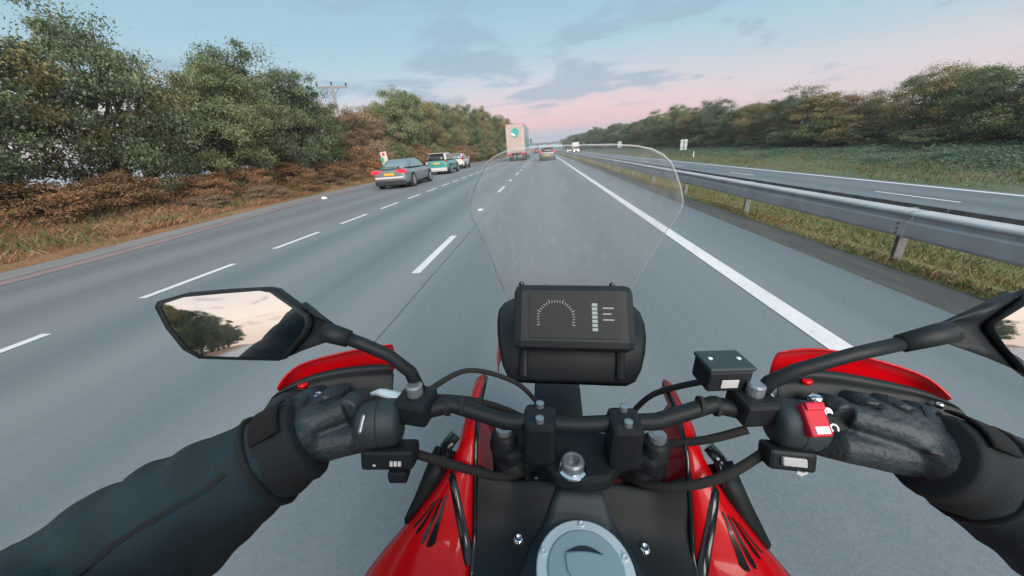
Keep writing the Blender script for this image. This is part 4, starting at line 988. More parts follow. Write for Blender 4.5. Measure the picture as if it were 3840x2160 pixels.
slab(-.014, .011, -.018, .019, -.006, .007).build('kill_switch', M['redsw'], hr_, bevel=.003)
slab(-.012, .010, .010, .019, .004, .011).build('kill_switch_lip', M['redsw'], hr_, bevel=.002)
slab(-.0085, .0075, -.0155, -.0075, .0069, .0078).build('kill_switch_mark', M['white'], hr_, bevel=.0012)
def arc_mark(uc, vc, r, a0, a1, th, name, mat=M['white'], w=.0012, n=10):
    m = MB(); rows_ = []
    for k in range(n + 1):
        a = a0 + (a1 - a0) * k / n; rows_.append([on_switch(uc + (r - th) * math.cos(a), vc + (r - th) * math.sin(a), w - .0025 * ((vc) / .02) ** 2), on_switch(uc + (r + th) * math.cos(a), vc + (r + th) * math.sin(a), w - .0025 * (vc / .02) ** 2)])
    m.grid(rows_); return m.build(name, mat, hr_)
arc_mark(.0185, -.009, .0042, R(-50), R(230), .0010, 'run_mark')
arc_mark(.0185, .009, .0038, R(-40), R(220), .0012, 'stop_mark')
m = slab(.0165, .0205, .0075, .0115, .0006, .0014); m.build('stop_mark', M['white'], hr_)
m = MB(); m.box(steer(.243, .3145, 1.0495), (.026, .006, .010), rz=R(-4), rx=R(-30)); m.build('starter_button', M['lens'], hr_, bevel=.0015)
m = MB(); m.box(steer(.252, .3125, 1.034), (.009, .003, .0035), ry=R(30)); m.box(steer(.2575, .3125, 1.0345), (.006, .003, .003), ry=R(-40)); m.build('starter_mark', M['white'], hr_)
hl_, d0, d1 = housing(-1, 'left_switch_housing')
m = MB(); m.box(steer(-.245, .332, 1.040), (.066, .034, .026), rz=R(4), rx=R(-18)); m.build('switch_block', M['blackpl'], hl_, bevel=.005)
m = MB(); m.box(steer(-.232, .318, 1.024), (.024, .020, .016), rz=R(4)); m.build('horn_button', M['blackpl'], hl_, bevel=.003)
m = MB()
for k, dx in enumerate((0, .005, .010)): m.box(steer(-.238 + dx, .3145, 1.043), (.0034, .002, .006), rx=R(-18))
m.box(steer(-.262, .3150, 1.040), (.008, .002, .0025), rx=R(-18)); m.build('switch_mark', M['white'], hl_)
m = MB(); m.box(steer(-.268, .325, 1.095), (.005, .022, .012), rx=R(40)); m.build('indicator_switch', M['bolt'], hl_, bevel=.002)
# levers and reservoir
for s in (-1, 1):
    m = MB(); m.tube([steer(s * .235, .385, 1.082), steer(s * .28, .402, 1.082), steer(s * .34, .398, 1.078), steer(s * .405, .385, 1.072)], [.008, .0075, .006, .008], 8, squash=.7); B(m, 'lever', M['alu'], smooth=True)
    m = MB(); m.box(steer(s * .215, .365, 1.090), (.045, .045, .034), rz=R(8 * s)); B(m, 'lever_clamp', M['blackpl'], bevel=.006)
m = MB(); m.box(steer(.185, .392, 1.120), (.055, .040, .030), rz=R(6)); m.tube([steer(.205, .375, 1.095), steer(.19, .388, 1.115)], .008, 8); rs = B(m, 'brake_reservoir', M['blackpl'], bevel=.006)
m = MB(); m.box(steer(.185, .392, 1.138), (.058, .043, .006), rz=R(6)); m.build('reservoir_lid', M['pad'], rs, bevel=.002)
for dx in (-.018, .018):
    m = MB(); m.lathe([(.0025, 0), (.003, .002), (.001, .003)], 8, steer(.185 + dx, .392, 1.1405)); m.build('lid_screw', M['alu'], rs)
for pts, r_ in (([steer(.215, .36, 1.055), (.16, .38, 1.02), (.07, .43, .96), (.03, .50, .90)], .0055), ([steer(.24, .345, 1.04), (.17, .33, 1.01), (.10, .34, .975), (.05, .42, .92)], .0062),
                ([steer(-.23, .40, 1.075), (-.15, .44, 1.03), (-.06, .46, .97), (-.02, .46, .90)], .0055), ([steer(-.24, .345, 1.035), (-.17, .34, 1.0), (-.10, .35, .965), (-.05, .42, .92)], .0060)):
    m = MB(); vs_ = [Vector(p) for p in pts]; cur = []
    for k in range(len(vs_) - 1):
        for t in (0, .25, .5, .75): cur.append(vs_[k].lerp(vs_[k + 1], t))
    cur.append(vs_[-1])
    for _ in range(3): cur = [cur[0]] + [(cur[i - 1] + cur[i] * 2 + cur[i + 1]) / 4 for i in range(1, len(cur) - 1)] + [cur[-1]]
    m.tube(cur, r_, 8); B(m, 'cable', M['rubber'], smooth=True)

for s in (-1, 1):
    h0, h1 = Vector(steer(s * .2575, .3462, 1.0775)), Vector(steer(s * .2585, .3460, 1.0775))
    m = MB(); m.tube([h0, h1], .0304, 20); m.build('housing_joint', M['seam'], hr_ if s > 0 else hl_)
    m = MB(); m.lathe([(.0065, 0), (.0065, .005), (.003, .007)], 12, steer(s * .235, .386, 1.090)); B(m, 'lever_pivot', M['bolt'])
    m = MB(); m.lathe([(.010, 0), (.0105, .004), (.0105, .014), (.008, .016)], 16, steer(s * .215, .366, 1.106)); B(m, 'mirror_nut', M['bolt'])
    for q in (.155, .175):
        c_ = Vector(steer(s * q, .371, 1.083)); m = MB(); m.tube([c_ - Vector((.0025, 0, 0)), c_ + Vector((.0025, 0, 0))], .0128, 14); B(m, 'cable_tie', M['rubber'])
m = MB(); m.box(steer(.185, .3705, 1.118), (.022, .002, .012), rz=R(6)); m.build('reservoir_window', M['lens'], rs, bevel=.001)
cur, _r0 = smooth_path_([steer(.20, .395, 1.105), (.19, .44, 1.08), (.13, .48, 1.02), (.10, .50, .95)], 6)
m = MB(); m.tube(cur, .0048, 8); B(m, 'brake_hose', M['rubber'], smooth=True)
cur, _r0 = smooth_path_([steer(-.21, .40, 1.085), (-.17, .46, 1.07), (-.10, .50, 1.02), (-.06, .52, .96)], 6)
m = MB(); m.tube(cur, .0042, 8); B(m, 'clutch_cable', M['rubber'], smooth=True)

# hand guards: red outer shell rising above a black inner liner
GRL = {'top': [(-.399, .345, 1.112), (-.398, .365, 1.122), (-.385, .382, 1.130), (-.354, .398, 1.132), (-.314, .413, 1.136), (-.270, .426, 1.137)],
       'low': [(-.4005, .338, 1.108), (-.386, .352, 1.112), (-.364, .368, 1.116), (-.334, .382, 1.116), (-.305, .392, 1.114), (-.266, .402, 1.110)],
       'bot': [(-.424, .312, 1.078), (-.398, .322, 1.082), (-.372, .334, 1.078), (-.342, .347, 1.076), (-.303, .364, 1.072), (-.262, .376, 1.068)]}
GRR = {'top': [(.441, .382, 1.105), (.431, .398, 1.119), (.418, .411, 1.126), (.363, .426, 1.137), (.332, .434, 1.140), (.300, .436, 1.141), (.262, .430, 1.136)],
       'low': [(.443, .374, 1.101), (.418, .384, 1.109), (.392, .390, 1.113), (.345, .397, 1.118), (.318, .401, 1.120), (.290, .403, 1.120), (.258, .402, 1.114)],
       'bot': [(.476, .352, 1.070), (.430, .360, 1.078), (.392, .364, 1.076), (.345, .372, 1.074), (.315, .378, 1.074), (.285, .382, 1.072), (.252, .384, 1.068)]}
for g, nm in ((GRL, 'left_hand_guard'), (GRR, 'right_hand_guard')):
    tp, lw, bt = ([Vector(p) for p in g[k]] for k in ('top', 'low', 'bot'))
    sg = -1 if tp[0].x < 0 else 1
    m = MB(); m.grid([[p + Vector((0, -.004, .0015)) for p in tp], tp, [p + Vector((sg * .004, .010, -.018)) for p in tp], [p + Vector((sg * .002, .006, -.060)) for p in tp]]); gd = B(m, nm, M['red'], smooth=True, sub=2, solid=.003)
    m = MB(); m.grid([[a + (b - a) * .16 + Vector((0, .004, 0)) for a, b in zip(lw, tp)], lw, [a.lerp(b, .35) + Vector((0, .012, .004)) for a, b in zip(lw, bt)], [a.lerp(b, .42) + Vector((0, .006, 0)) for a, b in zip(lw, bt)], [a.lerp(b, .8) + Vector((0, .006, 0)) for a, b in zip(lw, bt)], bt])
    m.build('guard_liner', M['blackpl'], gd, True, sub=2, solid=.003)
    k = 1; c = lw[k].lerp(bt[k], .25) + Vector((0, -.004, .003))
    m = MB(); m.lathe([(.0042, -.004), (.0042, .001), (.002, .0025)], 10, c); m.build('guard_screw', M['chrome'], gd, True)
    c = lw[1].lerp(lw[2], .5).lerp(bt[2], .12) + Vector((0, .004, .001)) if sg < 0 else lw[-2].lerp(bt[-2], .2) + Vector((0, .004, .002))
    m = MB(); m.lathe([(.0065, -.004), (.0065, .0008), (.004, .0014)], 12, c); o = m.build('guard_plug', M['red'], gd, True)
    c = bt[3] + Vector((0, -.006, .030)) if sg < 0 else bt[-2] + Vector((0, -.004, .030))
    m = MB(); m.lathe([(.0085, -.006), (.0085, .004), (.004, .007)], 12, c); m.build('guard_bolt', M['chrome'], gd, True)

# mirrors
def mirror(name, glass, rim, nrm3, boot):
    n = Vector(nrm3).normalized(); gl_ = [Vector(p) for p in glass]; rm = [Vector(p) for p in rim]
    c = sum(gl_, Vector()) / len(gl_)
    m = MB()
    back1 = [c + (p - c) * 1.01 - n * .012 for p in rm]; back2 = [c + (p - c) * .90 - n * .028 for p in rm]; back3 = [c + (p - c) * .55 - n * .040 for p in rm]
    m.loft([[c + (p - c) * .97 + n * .0008 for p in rm], rm, back1, back2, back3]); hs = B(m, name, M['blackpl'], smooth=True)
    md = hs.modifiers.new('bevel', 'BEVEL'); md.width = .0015; md.segments = 2; md.limit_method = 'ANGLE'; md.angle_limit = R(50)
    m = MB(); RC = 2.2; rings = []
    for k in range(9):
        f = max(k / 8.0, .02); rings.append([c + (p - c) * f + n * (.0062 - ((p - c) * f).length_squared / (2 * RC)) for p in gl_])
    m.loft(rings, True, False); m.f.append(tuple(range(len(gl_)))); gm_ = m.build('mirror_glass', M['mirror'], hs, True)
    m = MB(); m.loft([[c + (p - c) * 1.0 + n * .0070 - n * ((p - c).length_squared / (2 * RC)) for p in gl_], [c + (p - c) * 1.0 + n * .0045 for p in rm], rm], True, False); m.build('mirror_rim', M['blackpl'], hs, True)
    return hs
GLL = [[-0.4852, 0.3257, 1.2402], [-0.4837, 0.3271, 1.2436], [-0.4642, 0.3361, 1.2486], [-0.4274, 0.3503, 1.2478], [-0.394, 0.3631, 1.2464], [-0.3836, 0.3662, 1.2428], [-0.3621, 0.3688, 1.2203], [-0.3517, 0.37, 1.2088], [-0.3508, 0.3681, 1.2003], [-0.3543, 0.3643, 1.1908], [-0.3757, 0.3495, 1.166], [-0.3842, 0.3455, 1.1636], [-0.4211, 0.3331, 1.1716], [-0.4537, 0.3222, 1.1791], [-0.4662, 0.3204, 1.191], [-0.4792, 0.3223, 1.218]]
HLL = [[-0.4909, 0.3236, 1.241], [-0.488, 0.3264, 1.2472], [-0.4663, 0.3361, 1.2519], [-0.4271, 0.3512, 1.2509], [-0.3885, 0.3657, 1.2482], [-0.3781, 0.3689, 1.2449], [-0.3577, 0.3712, 1.2229], [-0.3459, 0.3726, 1.2102], [-0.3438, 0.3706, 1.1991], [-0.3489, 0.3653, 1.1865], [-0.3733, 0.349, 1.1605], [-0.3818, 0.3453, 1.1591], [-0.4215, 0.332, 1.1678], [-0.4577, 0.3199, 1.1764], [-0.4713, 0.318, 1.1894], [-0.4837, 0.3199, 1.2157]]
GRT = [[0.4529, 0.3927, 1.2029], [0.4553, 0.3926, 1.2081], [0.4699, 0.3902, 1.2308], [0.4915, 0.3849, 1.2564], [0.5055, 0.379, 1.2617], [0.5345, 0.3629, 1.2541], [0.537, 0.36, 1.2468], [0.5291, 0.3544, 1.202], [0.521, 0.3537, 1.1799], [0.5058, 0.357, 1.1603], [0.4876, 0.3648, 1.154], [0.4801, 0.3698, 1.1596], [0.4634, 0.3828, 1.1813], [0.4537, 0.391, 1.197]]
HRT = [[0.4483, 0.3947, 1.2017], [0.4517, 0.3945, 1.2087], [0.4688, 0.3923, 1.2384], [0.4892, 0.3871, 1.2615], [0.5047, 0.3805, 1.2669], [0.5377, 0.3622, 1.2586], [0.5414, 0.358, 1.2478], [0.5328, 0.3521, 1.2004], [0.5246, 0.3509, 1.1754], [0.5081, 0.3548, 1.1552], [0.4868, 0.3638, 1.1476], [0.4782, 0.3698, 1.1553], [0.4602, 0.3838, 1.1789], [0.4501, 0.3923, 1.1945]]
ml_ = mirror('left_mirror', GLL, HLL, (.3552, -.905, .234), None)
mr_ = mirror('right_mirror', GRT, HRT, (-.4396, -.8781, .1891), None)
def neck(name, rim_pts, nrm3, end, par):
    """tapering arm of the mirror housing down to the stem"""
    n = Vector(nrm3).normalized(); a = [Vector(p) for p in rim_pts]; e = Vector(end); cc = sum(a, Vector()) / len(a); ax = (e - cc).normalized()
    ring0 = [p - n * .002 for p in a] + [p - n * .030 for p in reversed(a)]
    k = len(ring0); rings = []
    for t in (0, .35, .7, 1.0):
        c_ = cc.lerp(e, t) - n * .015 * (1 - t); rr_ = []
        for i, p in enumerate(ring0):
            q = p - cc; q = q - ax * q.dot(ax) * t
            tgt = q.normalized() * .0125
            rr_.append(cc.lerp(e, t) + q.lerp(tgt, t ** .8))
        rings.append(rr_)
    m = MB(); m.loft(rings); return m.build(name, M['blackpl'], par, True)
neck('mirror_neck', HLL[6:11], (.3552, -.905, .234), (-.3132, .3520, 1.1965), ml_)
neck('mirror_neck', [HRT[2], HRT[1], HRT[0], HRT[13], HRT[12], HRT[11]], (-.4396, -.8781, .1891), (.3985, .381, 1.1975), mr_)
m = MB(); m.tube([(-.318, .3515, 1.1975), (-.305, .351, 1.194), (-.288, .351, 1.1885)], [.0125, .0118, .0105], 12); B(m, 'mirror_boot', M['blackpl'], smooth=True)
m = MB(); m.tube([(-.290, .351, 1.189), (-.272, .3525, 1.1805), (-.245, .357, 1.163), (-.222, .362, 1.135), (-.214, .365, 1.10)], [.0085, .0082, .0082, .0085, .009], 10); B(m, 'mirror_stem', M['blackpl'], smooth=True)
m = MB(); m.tube([(.402, .381, 1.1985), (.385, .379, 1.1945), (.352, .376, 1.1850)], [.0125, .0122, .0105], 12); B(m, 'mirror_boot', M['blackpl'], smooth=True)
m = MB(); m.tube([(.354, .376, 1.1855), (.305, .3745, 1.1698), (.2537, .3785, 1.1434), (.230, .382, 1.122), (.220, .384, 1.095)], [.0082, .0080, .0084, .009, .009], 10); B(m, 'mirror_stem', M['blackpl'], smooth=True)

# tank: black deck, padded tongue, filler cap, red shrouds
def deck_h(l, y):
    base = lerp_tab([(-.05, .86), (.08, .895), (.18, .908), (.262, .917), (.318, .924), (.338, .952), (.357, .968)], y)
    a = abs(l)
    side = lerp_tab([(0, 0), (.06, 0), (.09, -.008), (.118, -.014), (.138, -.018)], a)
    lift = lerp_tab([(.24, 0), (.30, .012), (.357, .040)], y) * max(0, (a - .095) / .045)
    return base + side + lift
ysd = [-.05, .02, .08, .13, .18, .22, .262, .29, .315, .328, .338, .348, .357]
lsd = [-.14, -.128, -.115, -.10, -.085, -.06, -.03, 0, .03, .06, .085, .10, .115, .128, .14]
m = MB(); rows = [[(l, y, deck_h(l, y)) for l in lsd] for y in ysd]
rows.append([(l, .361, deck_h(l, .357) - .012) for l in lsd]); rows.append([(l, .355, deck_h(l, .357) - .08) for l in lsd])
m.grid(rows); B(m, 'tank_deck', M['blackpl'], smooth=True, sub=1)
def tw(y): return lerp_tab([(.02, .070), (.12, .083), (.20, .089), (.25, .085), (.29, .066), (.338, .035), (.345, .030)], y)
m = MB(); rows = []
for y in [.02, .06, .10, .14, .18, .21, .24, .265, .29, .31, .322, .334, .346]:
    w = tw(y); rows.append([(w * t, y, deck_h(w * t, y) + (.007 if abs(t) < .99 else -.002)) for t in (-1, -.96, -.7, -.35, 0, .35, .7, .96, 1)])
rows.append([(p[0], p[1] + .004, p[2] - .010) for p in rows[-1]])
m.grid(rows); B(m, 'filler_surround', M['pad'], smooth=True)
CAP = Vector((0.0, .258, .9355)); capq = Matrix.Rotation(R(4), 3, 'X')
def cp(pts): return [CAP + capq @ Vector(p) for p in pts]
def cap_lathe(prof_, n=40):
    m = MB(); m.loft([cp([(r * math.cos(2 * math.pi * k / n), r * math.sin(2 * math.pi * k / n), h) for k in range(n)]) for r, h in prof_]); return m
cap = B(cap_lathe([(.0575, -.006), (.0575, .0045), (.0560, .0062), (.0455, .0066), (.0445, .0050), (.002, .0050)]), 'filler_ring', M['alu'], smooth=False, bevel=.0006)
cap_lathe([(.0436, .003), (.0436, .0078), (.0424, .0088), (.002, .0092)]).build('filler_cap', M['capin'], cap)
def cap_poly(pts, h0, h1, nm, mat, bev=.0008):
    m = MB(); p0 = cp([(x, y, h0) for x, y in pts]); p1 = cp([(x, y, h1) for x, y in pts]); n = len(pts)
    m.add(p0 + p1, [tuple(range(n)), tuple(2 * n - 1 - i for i in range(n))] + [(i, (i + 1) % n, n + (i + 1) % n, n + i) for i in range(n)]); return m.build(nm, mat, cap, bevel=bev)
flap = [(-.0135, -.030), (-.0135, -.015), (-.021, -.004), (-.0225, .008), (-.0215, .0135), (-.012, .0155), (0, .0165), (.012, .0155), (.0215, .0135), (.0225, .008), (.021, -.004), (.0135, -.015), (.0135, -.030)]
cap_poly(flap, .0085, .0122, 'key_flap', M['capin'])
arc = [(-.0225 + .045 * k / 10, .0160 + .0085 * math.sin(math.pi * k / 10)) for k in range(11)] + [(.0225 - .045 * k / 6, .0160 + .0025 * math.sin(math.pi * k / 6)) for k in range(1, 6)]
cap_poly(arc, .0080, .0096, 'finger_recess', M['blackgl'], 0)
cap_poly([(-.0135, -.0345), (.0135, -.0345), (.0135, -.0315), (-.0135, -.0315)], .0085, .0098, 'hinge_slot', M['blackgl'], 0)
for k, a in enumerate((90, 18, 162, 234, 306)):
    bx_, by_ = .0507 * math.cos(R(a)), .0507 * math.sin(R(a))
    m = MB(); m.loft([cp([(bx_ + r * math.cos(t), by_ + r * math.sin(t), h) for t in [2 * math.pi * j / 14 for j in range(14)]]) for r, h in ((.0042, .004), (.0042, .0082), (.0034, .0088), (.0022, .0088), (.0020, .0072), (.0004, .0072))]); m.build('cap_bolt', M['alu'], cap, True)
for s in (-1, 1):
    c = Vector((s * .0815, .302, deck_h(.0815, .302) + .001))
    m = MB(); m.lathe([(.0080, -.003), (.0080, .001), (.0062, .0038), (.0030, .0042), (.0026, .0020), (.0004, .0020)], 16, c); B(m, 'deck_screw', M['chrome'], smooth=True)
# red shrouds
INN = [(.150, .50, 1.035), (.150, .42, 1.030), (.149, .375, 1.004), (.146, .335, .957), (.142, .295, .912), (.139, .22, .885), (.136, .10, .862)]
OUT = [(.172, .50, 1.010), (.172, .42, 1.005), (.176, .378, .985), (.197, .350, .955), (.238, .318, .913), (.290, .285, .862), (.318, .20, .80), (.300, .08, .74)]
def curve(tab, t):
    f = t * (len(tab) - 1); i = min(int(f), len(tab) - 2); k = f - i
    return Vector(tab[i]).lerp(Vector(tab[i + 1]), k)
def shroud_pt(t, v, s, lift=0.0):
    a, b = curve(INN, t), curve(OUT, t); p = a.lerp(b, v); w = (b - a).length
    n = (b - a).cross(curve(INN, min(1, t + .02)) - curve(INN, max(0, t - .02))); n.normalize()
    if n.z < 0: n = -n
    p = p + n * (w * .16 * math.sin(math.pi * v) + lift)
    return (p.x * s, p.y, p.z)
for s in (-1, 1):
    m = MB(); rows = []
    for i in range(19):
        t = i / 18.0; r_ = [shroud_pt(t, v, s) for v in (0, .15, .35, .55, .75, .9, 1.0)]
        a, b = Vector(r_[0]), Vector(r_[-1])
        r_ = [tuple(a + Vector((0, 0, -.02)))] + r_ + [tuple(b + Vector((-s * .004, -.002, -.012))), tuple(b + Vector((-s * .035, 0, -.10))), tuple(b + Vector((-s * .09, .02, -.24)))]
        rows.append(r_)
    m.grid(rows); sh_ = B(m, 'tank_shroud', M['red'], smooth=True, solid=.002)
    # black trim strip running down the shroud and along the deck edge
    samp = [Vector(shroud_pt(.3 + .45 * i / 60, j / 40, s, .0022)) for i in range(61) for j in range(41)]
    A_, B_ = Vector(shroud_pt(.405, .68, s)), Vector(shroud_pt(.715, .0, s)); dir_ = (B_ - A_); perp = Vector((-dir_.y, dir_.x, 0)).normalized()
    rows = []
    for i in range(13):
        r_ = []
        for w in (-1, -.8, .8, 1):
            q_ = A_.lerp(B_, i / 12) + perp * w * (.0055 + .002 * i / 12); best = min(samp, key=lambda c: (c.x - q_.x) ** 2 + (c.y - q_.y) ** 2)
            r_.append((q_.x, q_.y, best.z - (.003 if abs(w) == 1 else 0)))
        rows.append(r_)
    for _ in range(2): rows = [rows[0]] + [[(p[0], p[1], (a[2] + 2 * p[2] + c[2]) / 4 + .0003) for a, p, c in zip(rows[i - 1], rows[i], rows[i + 1])] for i in range(1, 12)] + [rows[-1]]
    m = MB(); m.grid(rows); m.build('trim_strip', M['blackgl'], sh_, True)
    m = MB(); m.tube([Vector(shroud_pt(.02 + .75 * k / 14, 0, s)) + Vector((-s * .002, 0, .001)) for k in range(15)], .0035, 6); m.build('edge_trim', M['blackgl'], sh_, True)
    # feather emblem
    for j, (t0, v0, t1, v1, wb) in enumerate(((.505, .72, .590, .80, .030), (.495, .65, .607, .68, .034), (.492, .57, .636, .525, .036), (.485, .49, .662, .40, .050))):
        m = MB(); rows = []
        for i in range(9):
            q = i / 8.0; t = t0 + (t1 - t0) * q; vc = v0 + (v1 - v0) * q; w = .020 + (wb - .020) * q
            if i == 8: w *= .5
            rows.append([shroud_pt(t, vc - w, s, .0016), shroud_pt(t, vc + w, s, .0016)])
        m.grid(rows); m.build('wing_emblem', M['blackgl'], sh_, True)
    # dark side cowl outboard of the shroud
    m = MB(); m.grid([[(s * .176, .376, .985), (s * .197, .350, .953), (s * .238, .318, .908)], [(s * .205, .372, 1.000), (s * .222, .345, .960), (s * .243, .318, .918)], [(s * .212, .374, .985), (s * .229, .347, .945), (s * .246, .320, .900)], [(s * .20, .38, .86), (s * .21, .36, .82), (s * .22, .33, .78)]])
    B(m, 'side_cowl', M['blackpl'], smooth=True, solid=.003)
    m = MB(); m.tube([(s * .178, .385, 1.010), (s * .190, .372, 1.000), (s * .192, .352, .972)], [.010, .012, .003], 8, squash=.6); B(m, 'cowl_tip', M['blackgl'], smooth=True)
# running gear, mostly hidden from the rider
def bike_wheel(y, r, w, nm):
    m = MB(); m.lathe([(r * .80, -w / 2), (r * .93, -w * .5), (r * .99, -w * .25), (r, 0), (r * .99, w * .25), (r * .93, w * .5), (r * .80, w / 2)], 36, (0, 0, 0), 'X'); o = B(m, nm, M['tyre'], smooth=True); o.location = (0, y, r)
    m = MB(); m.lathe([(r * .81, -w * .35), (r * .81, w * .35), (r * .74, w * .3), (r * .74, -w * .3)], 36, (0, 0, 0), 'X')
    for k in range(6):
        a = k * math.pi / 3; m.box((0, math.cos(a) * r * .42, math.sin(a) * r * .42), (.03, r * .68, .03), rx=a)
    m.build('rim', M['blackgl'], o); return o
bike_wheel(.98, .31, .12, 'front_wheel'); bike_wheel(-.46, .31, .16, 'rear_wheel')
for s in (-1, 1):
    m = MB(); m.tube([(s * .098, .52, .62), (s * .098, .80, .45), (s * .098, .98, .31)], [.027, .028, .024], 14); m.tube([(s * .098, .375, .98), (s * .098, .52, .62)], .0215, 14); B(m, 'fork_leg', M['blackpl'], smooth=True)
    m = MB(); m.tube([(s * .10, -.46, .31), (s * .12, -.15, .42), (s * .10, .05, .42)], .03, 8); B(m, 'swing_arm', M['alu'], smooth=True)
    m = MB(); m.tube([(s * .16, .36, .88), (s * .19, .20, .72), (s * .17, -.05, .55)], .022, 8); B(m, 'frame_spar', M['blackpl'], smooth=True)
m = MB(); m.lathe([(.02, -.07), (.33, -.065), (.345, 0), (.33, .065), (.02, .07)], 24, (0, 0, 0), 'X'); 
m = MB(); rows = []
for k in range(9):
    a = R(20 + 15 * k); rows.append([(x, .98 + .345 * math.cos(a), .31 + .345 * math.sin(a) + (.01 if abs(x) < .05 else 0)) for x in (-.075, -.05, 0, .05, .075)])
m.grid(rows); B(m, 'front_mudguard', M['blackpl'], smooth=True, solid=.004)
m = MB(); m.box((0, .12, .50), (.34, .42, .36), rx=R(-12)); m.box((0, .02, .36), (.26, .42, .2)); B(m, 'engine', M['trim'], bevel=.04)
m = MB(); rows = []
for y, w, h in ((.02, .10, .845), (-.10, .12, .815), (-.25, .15, .80), (-.40, .155, .805), (-.48, .13, .845), (-.65, .12, .86), (-.78, .09, .87)):
    rows.append([(-w, y, h - .08), (-w, y, h - .02), (-w * .7, y, h), (0, y, h + .008), (w * .7, y, h), (w, y, h - .02), (w, y, h - .08)])
m.loft(rows); B(m, 'seat', M['cuff'], smooth=True)
m = MB(); m.box((0, -.62, .74), (.20, .42, .12), taper=.8); B(m, 'tail_unit', M['red'], bevel=.03)
m = MB(); m.box((0, -.845, .78), (.14, .04, .06)); B(m, 'tail_light', M['tail_off'], bevel=.01)
m = MB(); m.tube([(.17, .0, .34), (.19, -.30, .42), (.20, -.62, .55)], [.035, .055, .06], 14); B(m, 'exhaust', M['alu'], smooth=True)

# ------------------------------------------------------------------ the rider
def remesh(o, vox, it=6, fac=.5):
    r = o.modifiers.new('remesh', 'REMESH'); r.mode = 'VOXEL'; r.voxel_size = vox; r.use_smooth_shade = True
    s = o.modifiers.new('smooth', 'SMOOTH'); s.iterations = it; s.factor = fac
def smooth_path(pts, rs, n=5):
    P = [Vector(p) for p in pts]; out = []; ro = []
    for i in range(len(P) - 1):
        p0 = P[max(i - 1, 0)]; p1 = P[i]; p2 = P[i + 1]; p3 = P[min(i + 2, len(P) - 1)]
        for k in range(n):
            t = k / n; out.append(.5 * ((2 * p1) + (p2 - p0) * t + (2 * p0 - 5 * p1 + 4 * p2 - p3) * t * t + (3 * p1 - p0 - 3 * p2 + p3) * t ** 3)); ro.append(rs[i] + (rs[i + 1] - rs[i]) * t)
    out.append(P[-1]); ro.append(rs[-1]); return out, ro
rider = empty('person', (XB, 0, 0), (0, TH, 0))
tag(rider, 'rider in dark jacket and black gloves, both arms reaching to the motorcycle handlebar', 'person')
WL, WR = (-.347, .287, 1.078), (.396, .325, 1.066)
ARML = [WL, (-.378, .268, 1.066), (-.418, .243, 1.046), (-.468, .212, 1.020), (-.522, .165, .995), (-.46, .07, 1.04), (-.34, -.04, 1.14), (-.23, -.12, 1.215), (-.12, -.17, 1.24)]
ARMR = [WR, (.430, .320, 1.052), (.468, .306, 1.034), (.512, .280, 1.014), (.560, .215, .995), (.50, .10, 1.04), (.37, -.02, 1.14), (.25, -.11, 1.215), (.12, -.17, 1.24)]
RAD = [.047, .054, .064, .072, .075, .072, .075, .088, .10]
def wrinkle(p, a):
    return a * (noise.noise(p * 19) + .55 * noise.noise(p * 41))
m = MB()
for arm in (ARML, ARMR):
    pts, rs_ = smooth_path(arm, RAD, 7)
    rs_ = [r * (1 + .05 * math.sin(i * 1.15) * math.exp(-((i - 22) / 12.0) ** 2)) for i, r in enumerate(rs_)]
    m.tube(pts, rs_, 20)
pts, rs_ = smooth_path([(0, -.44, .84), (0, -.42, .95), (0, -.36, 1.07), (0, -.27, 1.18), (0, -.20, 1.27), (-.01, -.18, 1.36), (-.02, -.18, 1.46)], [.155, .155, .165, .175, .13, .062, .075], 5); m.tube(pts, rs_, 20, squash=.85)
m.lathe([(.01, -.10), (.06, -.085), (.08, -.04), (.085, .02), (.07, .08), (.01, .11)], 16, (-.02, -.18, 1.50))
for s in (-1, 1):
    pts, rs_ = smooth_path([(s * .08, -.42, .86), (s * .16, -.22, .82), (s * .235, .03, .72), (s * .24, .08, .66), (s * .23, -.05, .50), (s * .21, -.18, .30)], [.12, .10, .078, .072, .065, .05], 5); m.tube(pts, rs_, 16)
body = m.build('body', M['jacket'], rider, True); remesh(body, .007, 3)
tx_ = bpy.data.textures.new('folds', 'CLOUDS'); tx_.noise_scale = .050; tx_.noise_depth = 2
dp = body.modifiers.new('folds', 'DISPLACE'); dp.texture = tx_; dp.strength = .012; dp.mid_level = .5; dp.texture_coords = 'LOCAL'
# cuffs, tabs, seams
def ringtube(a, b, r0, r1, nm, mat, k=5):
    a, b = Vector(a), Vector(b); m = MB(); m.tube([a.lerp(b, i / k) for i in range(k + 1)], [r0 + (r1 - r0) * i / k + .0015 * math.sin(i * 2.2) for i in range(k + 1)], 22); return m.build(nm, mat, rider, True, bevel=.003)
ringtube((-.330, .2975, 1.0845), (-.362, .278, 1.072), .0455, .0515, 'cuff', M['cuff'])
ringtube((.378, .3285, 1.0735), (.415, .3225, 1.059), .0455, .0520, 'cuff', M['cuff'])
ringtube((-.364, .277, 1.0715), (-.370, .273, 1.069), .0545, .0550, 'cuff_seam', M['seam'], 2)
ringtube((.417, .322, 1.058), (.424, .3205, 1.055), .0550, .0556, 'cuff_seam', M['seam'], 2)
def patch(arm_a, arm_b, r, a0, a1, nm, mat, lift=.004):
    """a tab lying on the sleeve: angles measured from straight up, turning towards the rider"""
    A, Bv = Vector(arm_a), Vector(arm_b); ax = (Bv - A).normalized(); upv_ = (Vector((0, 0, 1)) - ax * ax.z).normalized(); sd = ax.cross(upv_)
    m = MB(); rows = []
    for i in range(5):
        c = A.lerp(Bv, i / 4); rows.append([c + (upv_ * math.cos(a) + sd * math.sin(a)) * (r + lift) for a in [a0 + (a1 - a0) * j / 8 for j in range(9)]])
    m.grid(rows); return m.build(nm, mat, rider, True, solid=.003)
